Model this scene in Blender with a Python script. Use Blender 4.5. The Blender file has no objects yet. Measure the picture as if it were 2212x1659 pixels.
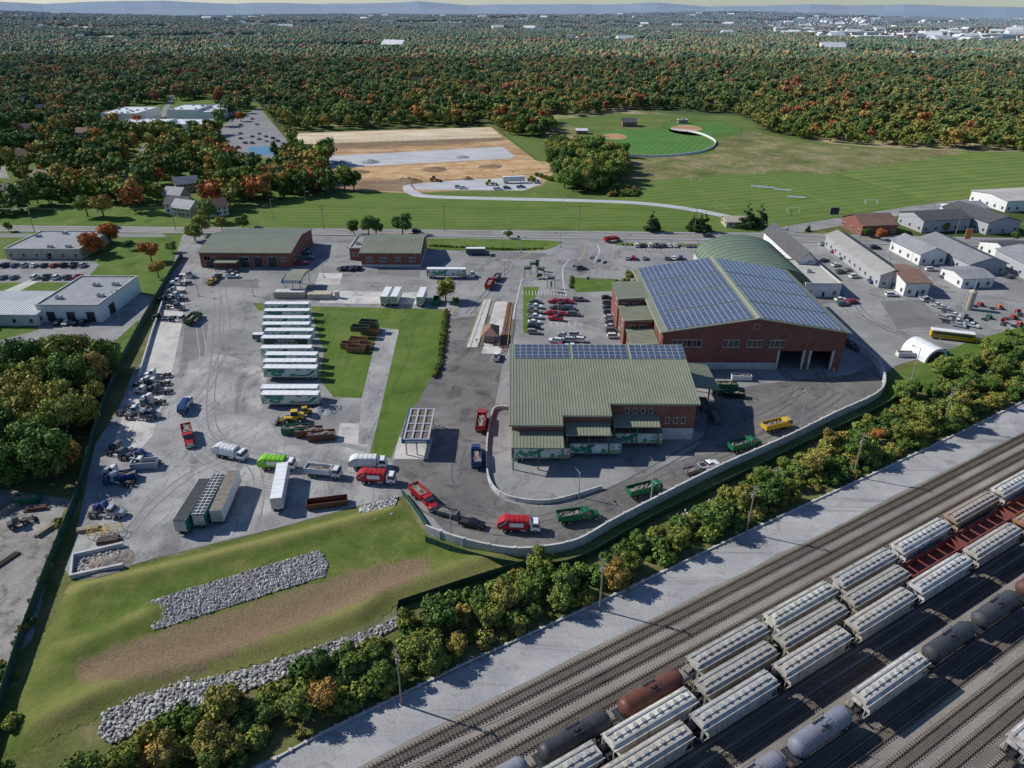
import bpy, math, random, bmesh
import numpy as np
from mathutils import Matrix, Vector
random.seed(7); rng=np.random.default_rng(7)
R_=math.radians
scene=bpy.context.scene
# ---------------------------------------------------------------- survey: site plan coordinates -> metres
W,H,F,CH=2212.,1659.,1534.,100.
p=R_(28.1); ro=R_(.25)
fw=np.array([0,math.cos(p),-math.sin(p)]); u0=np.array([0,math.sin(p),math.cos(p)]); r0=np.array([1.,0,0])
rt=r0*math.cos(ro)+u0*math.sin(ro); upv=-r0*math.sin(ro)+u0*math.cos(ro)
def G(x,y,z=0.):
    d=rt*(x-W/2)+upv*(H/2-y)+fw*F
    t=(z-CH)/d[2]
    return (float(d[0]*t),float(d[1]*t))
def GP(pts,z=0.): return [G(a,b,z) for a,b in pts]

# ---------------------------------------------------------------- materials
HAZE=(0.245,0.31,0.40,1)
def nt(name):
    m=bpy.data.materials.new(name); m.use_nodes=True
    t=m.node_tree; b=t.nodes['Principled BSDF']
    return m,t,b
def paint_haze(t,colsock,b,d0=650.,d1=9500.,mx=.93):  # aerial haze painted into base colour, growing with distance from the origin
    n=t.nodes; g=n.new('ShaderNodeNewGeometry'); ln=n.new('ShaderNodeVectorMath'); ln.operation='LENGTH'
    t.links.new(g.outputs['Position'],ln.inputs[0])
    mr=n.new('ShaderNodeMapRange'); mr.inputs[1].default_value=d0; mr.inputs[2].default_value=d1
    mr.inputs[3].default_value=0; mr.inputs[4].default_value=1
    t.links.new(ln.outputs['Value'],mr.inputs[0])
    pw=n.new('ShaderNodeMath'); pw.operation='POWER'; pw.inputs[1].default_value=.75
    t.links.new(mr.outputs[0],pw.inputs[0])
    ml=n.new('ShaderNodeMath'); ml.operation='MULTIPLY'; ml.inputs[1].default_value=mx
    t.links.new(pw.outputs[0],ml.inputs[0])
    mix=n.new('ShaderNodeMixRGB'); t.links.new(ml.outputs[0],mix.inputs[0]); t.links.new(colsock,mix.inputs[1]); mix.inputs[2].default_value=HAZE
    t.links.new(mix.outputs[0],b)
def ramp(t,stops):
    r=t.nodes.new('ShaderNodeValToRGB'); cr=r.color_ramp
    while len(cr.elements)>1: cr.elements.remove(cr.elements[-1])
    cr.elements[0].position=stops[0][0]; cr.elements[0].color=(*stops[0][1],1)
    for pz,c in stops[1:]:
        e=cr.elements.new(pz); e.color=(*c,1)
    return r
def noise(t,scale,detail=4,rough=.6,stretch=None,dist=0):
    n=t.nodes.new('ShaderNodeTexNoise'); n.inputs['Scale'].default_value=scale; n.inputs['Detail'].default_value=detail
    n.inputs['Roughness'].default_value=rough; n.inputs['Distortion'].default_value=dist
    g=t.nodes.new('ShaderNodeTexCoord'); s=g.outputs['Object']
    if stretch:
        mp=t.nodes.new('ShaderNodeMapping'); mp.inputs['Scale'].default_value=stretch[:3]
        if len(stretch)>3: mp.inputs['Rotation'].default_value=(0,0,stretch[3])
        t.links.new(s,mp.inputs[0]); s=mp.outputs[0]
    t.links.new(s,n.inputs['Vector'])
    return n
def ground_mat(name,stops,scale,fine=(1.5,.35),rough=.95,stretch=None,bump=.0,haze=False,stain=None):
    m,t,b=nt(name)
    n1=noise(t,scale,6,.62,stretch,.4); r=ramp(t,stops); t.links.new(n1.outputs['Fac'],r.inputs[0])
    n2=noise(t,fine[0],5,.75); mr=t.nodes.new('ShaderNodeMapRange')
    mr.inputs[1].default_value=.3; mr.inputs[2].default_value=.7; mr.inputs[3].default_value=1-fine[1]; mr.inputs[4].default_value=1+fine[1]
    t.links.new(n2.outputs['Fac'],mr.inputs[0])
    mx=t.nodes.new('ShaderNodeVectorMath'); mx.operation='SCALE'
    t.links.new(r.outputs[0],mx.inputs[0]); t.links.new(mr.outputs[0],mx.inputs['Scale'])
    out=mx.outputs[0]
    if stain and not isinstance(stain,list): stain=[stain]
    for st in (stain or []):
        n3=noise(t,st[0],5,.7,st[3] if len(st)>3 else None,1.2); m3=t.nodes.new('ShaderNodeMapRange')
        m3.inputs[1].default_value=st[1]; m3.inputs[2].default_value=st[1]+.1; m3.inputs[3].default_value=1; m3.inputs[4].default_value=st[2]
        t.links.new(n3.outputs['Fac'],m3.inputs[0]); mz=t.nodes.new('ShaderNodeVectorMath'); mz.operation='SCALE'
        t.links.new(out,mz.inputs[0]); t.links.new(m3.outputs[0],mz.inputs['Scale']); out=mz.outputs[0]
    if haze: paint_haze(t,out,b.inputs['Base Color'])
    else: t.links.new(out,b.inputs['Base Color'])
    b.inputs['Roughness'].default_value=rough; b.inputs['Specular IOR Level'].default_value=.12
    if bump:
        bp=t.nodes.new('ShaderNodeBump'); bp.inputs['Strength'].default_value=bump; bp.inputs['Distance'].default_value=.3
        t.links.new(n2.outputs['Fac'],bp.inputs['Height']); t.links.new(bp.outputs[0],b.inputs['Normal'])
    return m
def flat(name,c,rough=.6,metal=0.,var=.18,scale=.6,spec=.4):
    m,t,b=nt(name); n=noise(t,scale,4,.7); mr=t.nodes.new('ShaderNodeMapRange')
    mr.inputs[1].default_value=.3; mr.inputs[2].default_value=.7; mr.inputs[3].default_value=1-var; mr.inputs[4].default_value=1+var
    t.links.new(n.outputs['Fac'],mr.inputs[0]); s=t.nodes.new('ShaderNodeVectorMath'); s.operation='SCALE'
    s.inputs[0].default_value=c; t.links.new(mr.outputs[0],s.inputs['Scale']); t.links.new(s.outputs[0],b.inputs['Base Color'])
    b.inputs['Roughness'].default_value=rough; b.inputs['Metallic'].default_value=metal; b.inputs['Specular IOR Level'].default_value=spec
    return m
def paint_mat(name,rough=.35,var=.1,dirt=.3,rust=0.):
    m,t,b=nt(name); oi=t.nodes.new('ShaderNodeObjectInfo'); n=noise(t,.8,5,.7); mr=t.nodes.new('ShaderNodeMapRange')
    mr.inputs[1].default_value=.35; mr.inputs[2].default_value=.75; mr.inputs[3].default_value=1; mr.inputs[4].default_value=1-dirt
    t.links.new(n.outputs['Fac'],mr.inputs[0]); s=t.nodes.new('ShaderNodeVectorMath'); s.operation='SCALE'
    t.links.new(oi.outputs['Color'],s.inputs[0]); t.links.new(mr.outputs[0],s.inputs['Scale']); out=s.outputs[0]
    if rust:
        tc=t.nodes.new('ShaderNodeTexCoord'); cb=t.nodes.new('ShaderNodeCombineXYZ')
        mu=t.nodes.new('ShaderNodeMath'); mu.operation='MULTIPLY'; mu.inputs[1].default_value=300; t.links.new(oi.outputs['Random'],mu.inputs[0]); t.links.new(mu.outputs[0],cb.inputs[0])
        ad=t.nodes.new('ShaderNodeVectorMath'); ad.operation='ADD'; t.links.new(tc.outputs['Object'],ad.inputs[0]); t.links.new(cb.outputs[0],ad.inputs[1])
        mp=t.nodes.new('ShaderNodeMapping'); mp.inputs['Scale'].default_value=(1,.5,.35); t.links.new(ad.outputs[0],mp.inputs[0])
        n4=t.nodes.new('ShaderNodeTexNoise'); n4.inputs['Scale'].default_value=.9; n4.inputs['Detail'].default_value=7; n4.inputs['Roughness'].default_value=.75; t.links.new(mp.outputs[0],n4.inputs['Vector'])
        m4=t.nodes.new('ShaderNodeMapRange'); m4.inputs[1].default_value=.48; m4.inputs[2].default_value=.7; m4.inputs[3].default_value=0; m4.inputs[4].default_value=rust; t.links.new(n4.outputs['Fac'],m4.inputs[0])
        x=t.nodes.new('ShaderNodeMixRGB'); t.links.new(m4.outputs[0],x.inputs[0]); t.links.new(out,x.inputs[1]); x.inputs[2].default_value=(.17,.11,.075,1); out=x.outputs[0]
    t.links.new(out,b.inputs['Base Color']); b.inputs['Roughness'].default_value=rough; b.inputs['Specular IOR Level'].default_value=.3
    return m
def leaf_mat(name,stops,haze=True,br=2.5,region=True):
    m,t,b=nt(name); n=t.nodes
    oi=n.new('ShaderNodeObjectInfo'); at=n.new('ShaderNodeAttribute'); at.attribute_name='tint'
    g=n.new('ShaderNodeNewGeometry'); nz=n.new('ShaderNodeTexNoise'); nz.inputs['Scale'].default_value=.007; nz.inputs['Detail'].default_value=2; t.links.new(g.outputs['Position'],nz.inputs['Vector'])
    rg=n.new('ShaderNodeMath'); rg.operation='MULTIPLY_ADD'; rg.inputs[1].default_value=.9 if region else 0; rg.inputs[2].default_value=-.44 if region else 0; t.links.new(nz.outputs['Fac'],rg.inputs[0])
    m1=n.new('ShaderNodeMath'); m1.operation='MULTIPLY_ADD'; m1.inputs[1].default_value=.9 if region else 1; t.links.new(oi.outputs['Random'],m1.inputs[0]); t.links.new(rg.outputs[0],m1.inputs[2])
    ad=n.new('ShaderNodeMath'); ad.operation='ADD'; t.links.new(m1.outputs[0],ad.inputs[0]); t.links.new(at.outputs['Fac'],ad.inputs[1])
    fr=n.new('ShaderNodeMath'); fr.operation='PINGPONG'; fr.inputs[1].default_value=1.; t.links.new(ad.outputs[0],fr.inputs[0])
    r=ramp(t,stops); t.links.new(fr.outputs[0],r.inputs[0])
    a2=n.new('ShaderNodeAttribute'); a2.attribute_name='bright'
    ml=n.new('ShaderNodeMath'); ml.operation='MULTIPLY'; ml.inputs[1].default_value=br; t.links.new(a2.outputs['Fac'],ml.inputs[0])
    s=n.new('ShaderNodeVectorMath'); s.operation='SCALE'; t.links.new(r.outputs[0],s.inputs[0]); t.links.new(ml.outputs[0],s.inputs['Scale'])
    if haze: paint_haze(t,s.outputs[0],b.inputs['Base Color'])
    else: t.links.new(s.outputs[0],b.inputs['Base Color'])
    b.inputs['Roughness'].default_value=.75; b.inputs['Specular IOR Level'].default_value=.12
    return m
m_litter=ground_mat('grass_verge_mat',[(.3,(.07,.09,.025)),(.5,(.12,.13,.042)),(.7,(.22,.18,.095))],.08,(1.2,.35))
m_meadow=ground_mat('meadow_grass',[(.3,(.08,.13,.028)),(.5,(.11,.16,.038)),(.7,(.17,.19,.065))],.03,(.7,.24),stain=[(.012,.55,.85),(.09,.56,.82)])
m_scrub=ground_mat('scrub_meadow',[(.3,(.10,.14,.04)),(.44,(.16,.165,.06)),(.57,(.23,.205,.10)),(.68,(.30,.25,.14)),(.78,(.14,.15,.055))],.05,(.35,.4),stain=[(.02,.5,.75),(.25,.58,.6)])
m_lawn=ground_mat('lawn_grass',[(.3,(.072,.125,.022)),(.5,(.10,.158,.03)),(.7,(.15,.185,.05))],.08,(1.8,.26),stain=[(.25,.54,.8,(1,.12,1)),(.05,.55,.78),(.6,.6,.8)])
m_asph=ground_mat('worn_asphalt',[(.28,(.185,.183,.18)),(.5,(.26,.256,.25)),(.72,(.35,.343,.33))],.05,(2.2,.16),stain=[(.09,.54,.68),(.35,.56,.78,(1,.25,1,.2)),(1.2,.64,.65)])
m_road=ground_mat('road_asphalt',[(.3,(.20,.2,.201)),(.7,(.265,.26,.255))],.05,(2.,.12),stain=(.3,.55,.82,(.1,1,1)))
m_dark=ground_mat('dark_asphalt',[(.3,(.115,.11,.105)),(.5,(.165,.157,.148)),(.72,(.25,.235,.215))],.06,(1.5,.17),stain=[(.12,.53,.64),(.4,.56,.76),(1.1,.62,.65)])
m_grav=ground_mat('gravel_yard_mat',[(.28,(.20,.198,.198)),(.45,(.28,.275,.27)),(.6,(.37,.36,.345)),(.75,(.5,.475,.44))],.09,(2.6,.26),stain=[(.11,.54,.66,(1,.35,1,.4)),(.5,.54,.74,(1,.3,1,-.35)),(.9,.62,.65)])
m_conc=ground_mat('concrete_slab_mat',[(.3,(.38,.36,.33)),(.5,(.5,.475,.44)),(.7,(.6,.57,.53))],.15,(2.,.14),stain=[(.2,.55,.65),(.8,.6,.75)])
m_ballast=ground_mat('ballast_mat',[(.3,(.19,.17,.148)),(.5,(.25,.224,.195)),(.7,(.32,.286,.246))],.05,(3.5,.37),stain=[(.06,.6,.75,(.3,1,1,-.53)),(.3,.57,.8,(.06,1,1,-.536))])
m_acc=ground_mat('access_road_mat',[(.3,(.28,.28,.28)),(.5,(.345,.343,.338)),(.7,(.42,.414,.40))],.1,(2.,.18),stain=[(.35,.53,.75,(.05,1,1,-.536)),(.2,.56,.78),(.9,.6,.76)])
m_dirt=ground_mat('orange_dirt',[(.28,(.26,.16,.08)),(.5,(.40,.25,.13)),(.72,(.55,.40,.24))],.03,(.5,.2),stretch=(1,3,1),stain=(.05,.56,.7))
m_tan=ground_mat('tan_dirt',[(.3,(.42,.31,.18)),(.5,(.58,.48,.33)),(.7,(.70,.62,.47))],.03,(.4,.14),stretch=(1,4,1),stain=(.06,.58,.8,(1,3,1)))
m_lgrav=ground_mat('light_gravel',[(.3,(.36,.365,.375)),(.7,(.52,.52,.525))],.05,(.8,.15),stretch=(1,3,1),stain=(.1,.6,.8,(1,3,1)))
m_white=flat('white_marking',(.72,.72,.7),.7); m_yel=flat('yellow_marking',(.6,.42,.06),.7); m_fline=flat('worn_field_line',(.3,.38,.2),.9)
m_brick=flat('brick_red',(.22,.085,.062),.85,var=.25,scale=.5)
m_brick2=flat('brick_dark',(.18,.072,.055),.85,var=.25,scale=.5)
m_olive=flat('olive_metal_roof',(.215,.228,.158),.5,.0,.14,.15); m_oliver=flat('olive_seam',(.34,.355,.262),.5,.0,.05)
m_greenr=flat('green_arch_roof',(.13,.18,.12),.55,.0,.12,.2)
m_wroof=flat('white_roof',(.64,.645,.65),.5,.0,.12,.15); m_groof=flat('grey_roof',(.25,.255,.265),.7,0,.18,.3); m_dkroof=flat('shingle_roof',(.085,.085,.09),.85,0,.2,.5); m_brroof=flat('brown_shingle',(.2,.12,.09),.85,0,.2,.5)
m_tanroof=flat('tan_metal_roof',(.44,.42,.38),.6,0,.15,.2)
m_wwall=flat('white_siding',(.68,.68,.65),.7,0,.1); m_tanw=flat('tan_wall',(.42,.37,.29),.8,0,.1); m_gwall=flat('grey_siding',(.36,.37,.385),.7,0,.08)
m_glass=flat('window_glass',(.03,.04,.05),.08,0,.05,spec=.8); m_frame=flat('window_frame',(.5,.48,.42),.6)
m_cwall=flat('concrete_wall_mat',(.48,.47,.445),.85,0,.25,.5); m_steel=flat('galvanised_steel',(.38,.40,.42),.45,.3); m_dsteel=flat('dark_steel',(.04,.045,.05),.5,.3)
m_solarF=flat('panel_frame',(.6,.61,.62),.4,.2,.05); m_rubber=flat('tyre_rubber',(.02,.02,.02),.85); m_chrome=flat('bright_metal',(.5,.5,.52),.35,.6)
m_wpaint=flat('white_paint',(.74,.74,.73),.4,0,.1); m_blue=flat('blue_paint',(.05,.11,.22),.5); m_green=flat('green_fence_mat',(.014,.06,.04),.7,0,.3,.4); m_gpost=flat('green_post',(.02,.12,.07),.6)
m_paint=paint_mat('vehicle_paint'); m_rust=flat('rusty_steel',(.14,.075,.05),.8,.1,.35,.7); m_rail=flat('rail_steel',(.26,.205,.165),.45,.4,.15); m_tie=flat('wood_tie',(.095,.074,.058),.9,0,.35,.5)
m_wood=flat('pole_wood',(.25,.2,.15),.85); m_black=flat('black_tarp',(.03,.035,.038),.7,0,.3); m_trash=ground_mat('scrap_load',[(.3,(.08,.07,.06)),(.5,(.28,.24,.2)),(.6,(.12,.1,.09)),(.7,(.5,.47,.42))],1.6,(4,.4))
m_dome=flat('tan_fabric',(.7,.7,.68),.6); m_amber=flat('orange_paint',(.65,.16,.02),.4); m_ypaint=flat('yellow_paint',(.68,.42,.03),.4)
m_car_paint=paint_mat('car_paint',.22,.05,.08); m_rail_paint=paint_mat('railcar_paint',.65,.2,.35,.8)
m_bark=flat('bark',(.09,.07,.05),.95); m_lumber=flat('weathered_lumber',(.33,.27,.20),.9,0,.3,.5)
def solar_mat():
    m,t,b=nt('solar_cells'); n=noise(t,.12,3,.6); r=ramp(t,[(.3,(.045,.066,.112)),(.7,(.08,.107,.163))]); t.links.new(n.outputs['Fac'],r.inputs[0]); t.links.new(r.outputs[0],b.inputs['Base Color'])
    b.inputs['Roughness'].default_value=.25; b.inputs['Specular IOR Level'].default_value=.8; b.inputs['Coat Weight'].default_value=.4; b.inputs['Coat Roughness'].default_value=.15
    return m
m_solar=solar_mat()
def graphic_mat():
    m,t,b=nt('trailer_graphics'); n=noise(t,.22,2,.5,(1,1,1.6),1.2)
    r=ramp(t,[(.0,(.02,.16,.13)),(.40,(.05,.30,.12)),(.44,(.6,.6,.57)),(.55,(.55,.6,.55)),(.58,(.04,.25,.36)),(.62,(.25,.42,.06)),(.68,(.6,.25,.06))]); r.color_ramp.interpolation='CONSTANT'
    t.links.new(n.outputs['Fac'],r.inputs[0]); t.links.new(r.outputs[0],b.inputs['Base Color']); b.inputs['Roughness'].default_value=.4
    return m
m_graph=graphic_mat()
AUT=[(0,(.024,.044,.011)),(.18,(.034,.060,.014)),(.36,(.050,.078,.017)),(.52,(.070,.092,.020)),(.64,(.094,.104,.022)),(.74,(.118,.110,.024)),(.83,(.140,.106,.026)),(.90,(.160,.090,.024)),(.955,(.185,.076,.020)),(.985,(.15,.045,.019)),(1,(.12,.035,.018))]
GRN=[(0,(.027,.050,.012)),(.25,(.040,.070,.015)),(.5,(.058,.088,.018)),(.75,(.084,.106,.022)),(.92,(.110,.115,.025)),(1,(.13,.11,.026))]
YEL=[(0,(.062,.088,.018)),(.4,(.090,.106,.021)),(.72,(.118,.114,.024)),(.9,(.135,.104,.026)),(1,(.15,.085,.025))]
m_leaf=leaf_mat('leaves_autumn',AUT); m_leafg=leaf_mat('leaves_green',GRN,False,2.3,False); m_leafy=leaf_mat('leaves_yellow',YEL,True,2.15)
m_leafr=leaf_mat('leaves_orange',[(0,(.24,.075,.02)),(.5,(.28,.10,.025)),(1,(.23,.055,.02))],False,1.8,False)
m_pine=leaf_mat('needles',[(0,(.022,.042,.016)),(1,(.035,.06,.02))],False,1.6,False)

# ---------------------------------------------------------------- mesh helper
COL=scene.collection
class MB:
    def __init__(s): s.v=[];s.f=[];s.m=[]
    def add(s,vs,fs,mi=0):
        o=len(s.v); s.v+= [tuple(a) for a in vs]; s.f+=[tuple(i+o for i in f) for f in fs]; s.m+=[mi]*len(fs)
    def hexa(s,b,t,mi=0):
        s.add(list(b)+list(t),[(3,2,1,0),(4,5,6,7),(0,1,5,4),(1,2,6,5),(2,3,7,6),(3,0,4,7)],mi)
    def box(s,x0,x1,y0,y1,z0,z1,mi=0):
        s.hexa([(x0,y0,z0),(x1,y0,z0),(x1,y1,z0),(x0,y1,z0)],[(x0,y0,z1),(x1,y0,z1),(x1,y1,z1),(x0,y1,z1)],mi)
    def frus(s,a,z0,b,z1,mi=0):
        s.hexa([(a[0],a[2],z0),(a[1],a[2],z0),(a[1],a[3],z0),(a[0],a[3],z0)],[(b[0],b[2],z1),(b[1],b[2],z1),(b[1],b[3],z1),(b[0],b[3],z1)],mi)
    def prism(s,prof,a0,a1,axis='y',mi=0):
        n=len(prof)
        def P(pq,a):
            return (pq[0],a,pq[1]) if axis=='y' else (a,pq[0],pq[1])
        vs=[P(q,a0) for q in prof]+[P(q,a1) for q in prof]
        fs=[tuple(range(n)),tuple(range(2*n-1,n-1,-1))]+[(i,i+n,(i+1)%n+n,(i+1)%n) for i in range(n)]
        s.add(vs,fs,mi)
    def cyl(s,p0,p1,ra,rb=None,n=8,mi=0):
        rb=ra if rb is None else rb
        a=Vector(p0);b=Vector(p1);d=(b-a).normalized(); q=Vector((0,0,1)) if abs(d.z)<.9 else Vector((1,0,0))
        u=d.cross(q).normalized(); w=d.cross(u)
        vs=[];
        for c,r in((a,ra),(b,rb)):
            for i in range(n):
                t=2*math.pi*i/n; vs.append(c+u*math.cos(t)*r+w*math.sin(t)*r)
        s.add(vs,[tuple(range(n)),tuple(range(2*n-1,n-1,-1))]+[(i,i+n,(i+1)%n+n,(i+1)%n) for i in range(n)],mi)
    def mesh(s,name,mats):
        me=bpy.data.meshes.new(name); me.from_pydata(s.v,[],s.f)
        for m in mats: me.materials.append(m)
        me.polygons.foreach_set('material_index',s.m)
        bm=bmesh.new(); bm.from_mesh(me); bmesh.ops.recalc_face_normals(bm,faces=bm.faces); bm.to_mesh(me); bm.free()
        return me
def obj(name,me,loc=(0,0,0),rz=0.,parent=None,color=None,scale=None):
    o=bpy.data.objects.new(name,me); COL.objects.link(o); o.location=loc; o.rotation_euler=(0,0,rz)
    if parent: o.parent=parent
    if color: o.color=(*color,1)
    if scale: o.scale=(scale,)*3 if not hasattr(scale,'__len__') else scale
    return o
def empty(name,loc=(0,0,0),rz=0.): return obj(name,None,loc,rz)
def sheet(name,pts,mat,z,px=True):
    P=GP(pts) if px else pts
    me=bpy.data.meshes.new(name); me.from_pydata([(a,b,z) for a,b in P],[],[tuple(range(len(P)))]); me.materials.append(mat)
    bm=bmesh.new(); bm.from_mesh(me)
    for f in bm.faces:
        f.normal_update()
        if f.normal.z<0: f.normal_flip()
    bmesh.ops.triangulate(bm,faces=bm.faces); bm.to_mesh(me); bm.free()
    return obj(name,me)
def smooth(pts,n=6,closed=False):
    out=[];N=len(pts)
    rg=range(N if closed else N-1)
    for i in rg:
        g=lambda k: pts[k%N] if closed else pts[min(max(k,0),N-1)]
        p0,p1,p2,p3=map(np.array,(g(i-1),g(i),g(i+1),g(i+2)))
        for k in range(n):
            t=k/n; out.append(tuple(.5*((2*p1)+(-p0+p2)*t+(2*p0-5*p1+4*p2-p3)*t*t+(-p0+3*p1-3*p2+p3)*t**3)))
    if not closed: out.append(tuple(pts[-1]))
    return out
def strip(name,wp,w,z,mat,dash=None):
    mb=MB()
    for (a,b) in zip(wp[:-1],wp[1:]):
        a=Vector(a);b=Vector(b);d=b-a;L=d.length
        if L<1e-6: continue
        d/=L; n=Vector((-d.y,d.x))*w/2
        segs=[(0,L)]
        if dash:
            segs=[];s=0
            while s<L: segs.append((s,min(L,s+dash[0]))); s+=dash[0]+dash[1]
        for s0,s1 in segs:
            q0=a+d*s0;q1=a+d*s1
            mb.add([(q0.x-n.x,q0.y-n.y,z),(q1.x-n.x,q1.y-n.y,z),(q1.x+n.x,q1.y+n.y,z),(q0.x+n.x,q0.y+n.y,z)],[(0,1,2,3)])
    return obj(name,mb.mesh(name,[mat]))
def pip(X,Y,poly):
    ins=np.zeros(len(X),bool); n=len(poly)
    for i in range(n):
        x0,y0=poly[i];x1,y1=poly[(i+1)%n]
        if y0==y1: continue
        c=((y0>Y)!=(y1>Y))&(X<(x1-x0)*(Y-y0)/(y1-y0)+x0); ins^=c
    return ins
def pdist(X,Y,line):
    D=np.full(len(X),1e9)
    for (x0,y0),(x1,y1) in zip(line[:-1],line[1:]):
        dx,dy=x1-x0,y1-y0;t=np.clip(((X-x0)*dx+(Y-y0)*dy)/(dx*dx+dy*dy+1e-9),0,1)
        D=np.minimum(D,np.hypot(X-x0-t*dx,Y-y0-t*dy))
    return D

# ---------------------------------------------------------------- terrain to the horizon
def hillz(x,y):
    r=np.hypot(x,y); a=np.arctan2(y,x)
    k=np.clip((r-1700)/4500,0,1); k=k*k*(3-2*k)
    h=16*np.sin(x/610+1)*np.sin(y/700)+22*np.sin(x/1700+.7)*np.cos(y/1500+.4)+15*np.sin(x/1100-y/900+2)
    far=np.clip((r-7500)/9000,0,1)
    ridge=62+20*np.sin(a*23)+15*np.sin(a*41+1)+10*np.sin(a*67+2)+6*np.sin(a*131)
    return k*(h*.75+8)+far*(ridge*(r/16000.)**.7)
def fieldf(x,y): return np.sin(x*.0051+1)*np.sin(y*.0047+2)+np.sin(x*.011+y*.009)*.5+np.sin(x*.0031-y*.0077)*.5
def terrain():
    rs=np.concatenate([np.linspace(0,1600,9),np.geomspace(1800,42000,80)]); A=np.linspace(0,2*np.pi,321)[:-1]
    vs=[(0,0,0)]
    for r in rs[1:]:
        x=r*np.cos(A);y=r*np.sin(A); vs+=list(zip(x,y,hillz(x,y)))
    n=len(A);fs=[(0,1+i,1+(i+1)%n) for i in range(n)]
    for k in range(len(rs)-2):
        o=1+k*n;q=o+n
        fs+=[(o+i,q+i,q+(i+1)%n,o+(i+1)%n) for i in range(n)]
    me=bpy.data.meshes.new('ground_terrain'); me.from_pydata([tuple(map(float,v)) for v in vs],[],fs)
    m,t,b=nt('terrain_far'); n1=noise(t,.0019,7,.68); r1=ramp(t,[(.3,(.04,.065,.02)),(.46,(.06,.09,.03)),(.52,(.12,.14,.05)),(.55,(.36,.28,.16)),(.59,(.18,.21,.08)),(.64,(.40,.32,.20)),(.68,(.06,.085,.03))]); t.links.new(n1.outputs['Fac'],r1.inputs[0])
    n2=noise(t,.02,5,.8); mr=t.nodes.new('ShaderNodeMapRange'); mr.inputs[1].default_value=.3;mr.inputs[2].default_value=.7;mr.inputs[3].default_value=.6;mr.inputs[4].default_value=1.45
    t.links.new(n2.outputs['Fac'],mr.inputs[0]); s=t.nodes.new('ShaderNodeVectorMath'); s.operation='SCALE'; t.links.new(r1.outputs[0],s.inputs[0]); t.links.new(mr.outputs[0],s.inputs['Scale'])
    paint_haze(t,s.outputs[0],b.inputs['Base Color']); b.inputs['Roughness'].default_value=1; b.inputs['Specular IOR Level'].default_value=0
    me.materials.append(m); obj('ground_terrain',me)
terrain()

# ---------------------------------------------------------------- ground sheets
sheet('verge_ground',[(-500,505),(2700,520),(2900,900),(2700,1800),(-700,1800),(-900,900)],m_litter,.01)
sheet('suburban_lawn',[(-900,506),(430,506),(560,440),(700,420),(640,322),(610,290),(560,225),(480,200),(200,190),(-400,190)],m_lawn,.006)
MEADOW=[(430,500),(520,455),(570,425),(700,415),(690,300),(610,296),(1060,268),(1150,262),(1340,246),(1600,250),(1640,280),(1720,302),(1900,320),(2212,330),(2600,345),(2700,400),(2212,430),(1700,503)]
sheet('meadow',MEADOW,m_meadow,.012)
sheet('scrub_field',smooth([(1345,342),(1530,332),(1548,310),(1620,285),(1720,305),(1900,322),(2090,330),(1800,375),(1700,371),(1560,377),(1480,385),(1360,392),(1320,380)],4,True),m_scrub,.024)
sheet('scrub_field',smooth([(1170,275),(1240,272),(1250,290),(1235,318),(1190,320)],4,True),m_scrub,.024)
def stripes_field(name,poly,c1,c2,period,ang,z):
    m,t,b=nt(name+'_mat'); wv=t.nodes.new('ShaderNodeTexWave'); g=t.nodes.new('ShaderNodeTexCoord'); mp=t.nodes.new('ShaderNodeMapping'); mp.inputs['Rotation'].default_value=(0,0,ang)
    t.links.new(g.outputs['Object'],mp.inputs[0]); t.links.new(mp.outputs[0],wv.inputs['Vector']); wv.inputs['Scale'].default_value=.314/period; wv.inputs['Distortion'].default_value=1.2
    n=noise(t,.05,7,.75); ad=t.nodes.new('ShaderNodeMath'); ad.operation='MULTIPLY_ADD'; ad.inputs[1].default_value=.25; t.links.new(wv.outputs['Fac'],ad.inputs[0]); t.links.new(n.outputs['Fac'],ad.inputs[2])
    r=ramp(t,[(.35,c1),(.85,c2)]); t.links.new(ad.outputs[0],r.inputs[0]); t.links.new(r.outputs[0],b.inputs['Base Color']); b.inputs['Roughness'].default_value=.95; b.inputs['Specular IOR Level'].default_value=.1
    return sheet(name,poly,m,z)
stripes_field('mown_field',[(1805,374),(2075,331),(2500,322),(2600,400),(2212,415),(2005,434)],(.085,.145,.03),(.18,.225,.06),9,1.25,.026)
stripes_field('soccer_pitch',[(1345,392),(1560,380),(1700,372),(1800,377),(2000,436),(1700,484),(1480,455),(1300,432)],(.085,.147,.03),(.155,.20,.052),7,1.2,.026)
stripes_field('front_field',[(590,432),(700,422),(900,420),(1330,438),(1510,462),(1640,492),(560,486)],(.08,.142,.027),(.145,.19,.046),6,1.5,.026)
stripes_field('ballfield_outfield',smooth([(1290,292),(1345,281),(1440,279),(1500,288),(1540,305),(1535,319),(1500,330),(1420,337),(1350,336),(1320,315)],5,True),(.06,.15,.032),(.105,.22,.05),5,.4,.036)
stripes_field('ballfield_outfield',smooth([(1440,268),(1480,264),(1560,267),(1598,278),(1598,287),(1560,292),(1500,293),(1450,285)],5,True),(.06,.15,.032),(.10,.20,.05),5,.9,.036)
sheet('infield_dirt',smooth([(1300,292),(1322,288),(1345,291),(1354,297),(1340,301),(1312,300)],5,True),m_dirt,.046)
sheet('infield_dirt',smooth([(1450,274),(1480,270),(1510,274),(1515,280),(1485,284),(1455,281)],5,True),m_dirt,.046)
sheet('construction_ground',[(620,288),(1062,274),(1195,375),(1170,402),(880,418),(722,408),(690,360),(640,320)],m_dirt,.03)
sheet('construction_topsoil',[(622,289),(1060,275),(1085,297),(640,312)],m_tan,.04)
sheet('gravel_base',[(700,338),(1085,317),(1112,337),(1105,342),(710,364),(690,360)],m_lgrav,.04)
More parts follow.
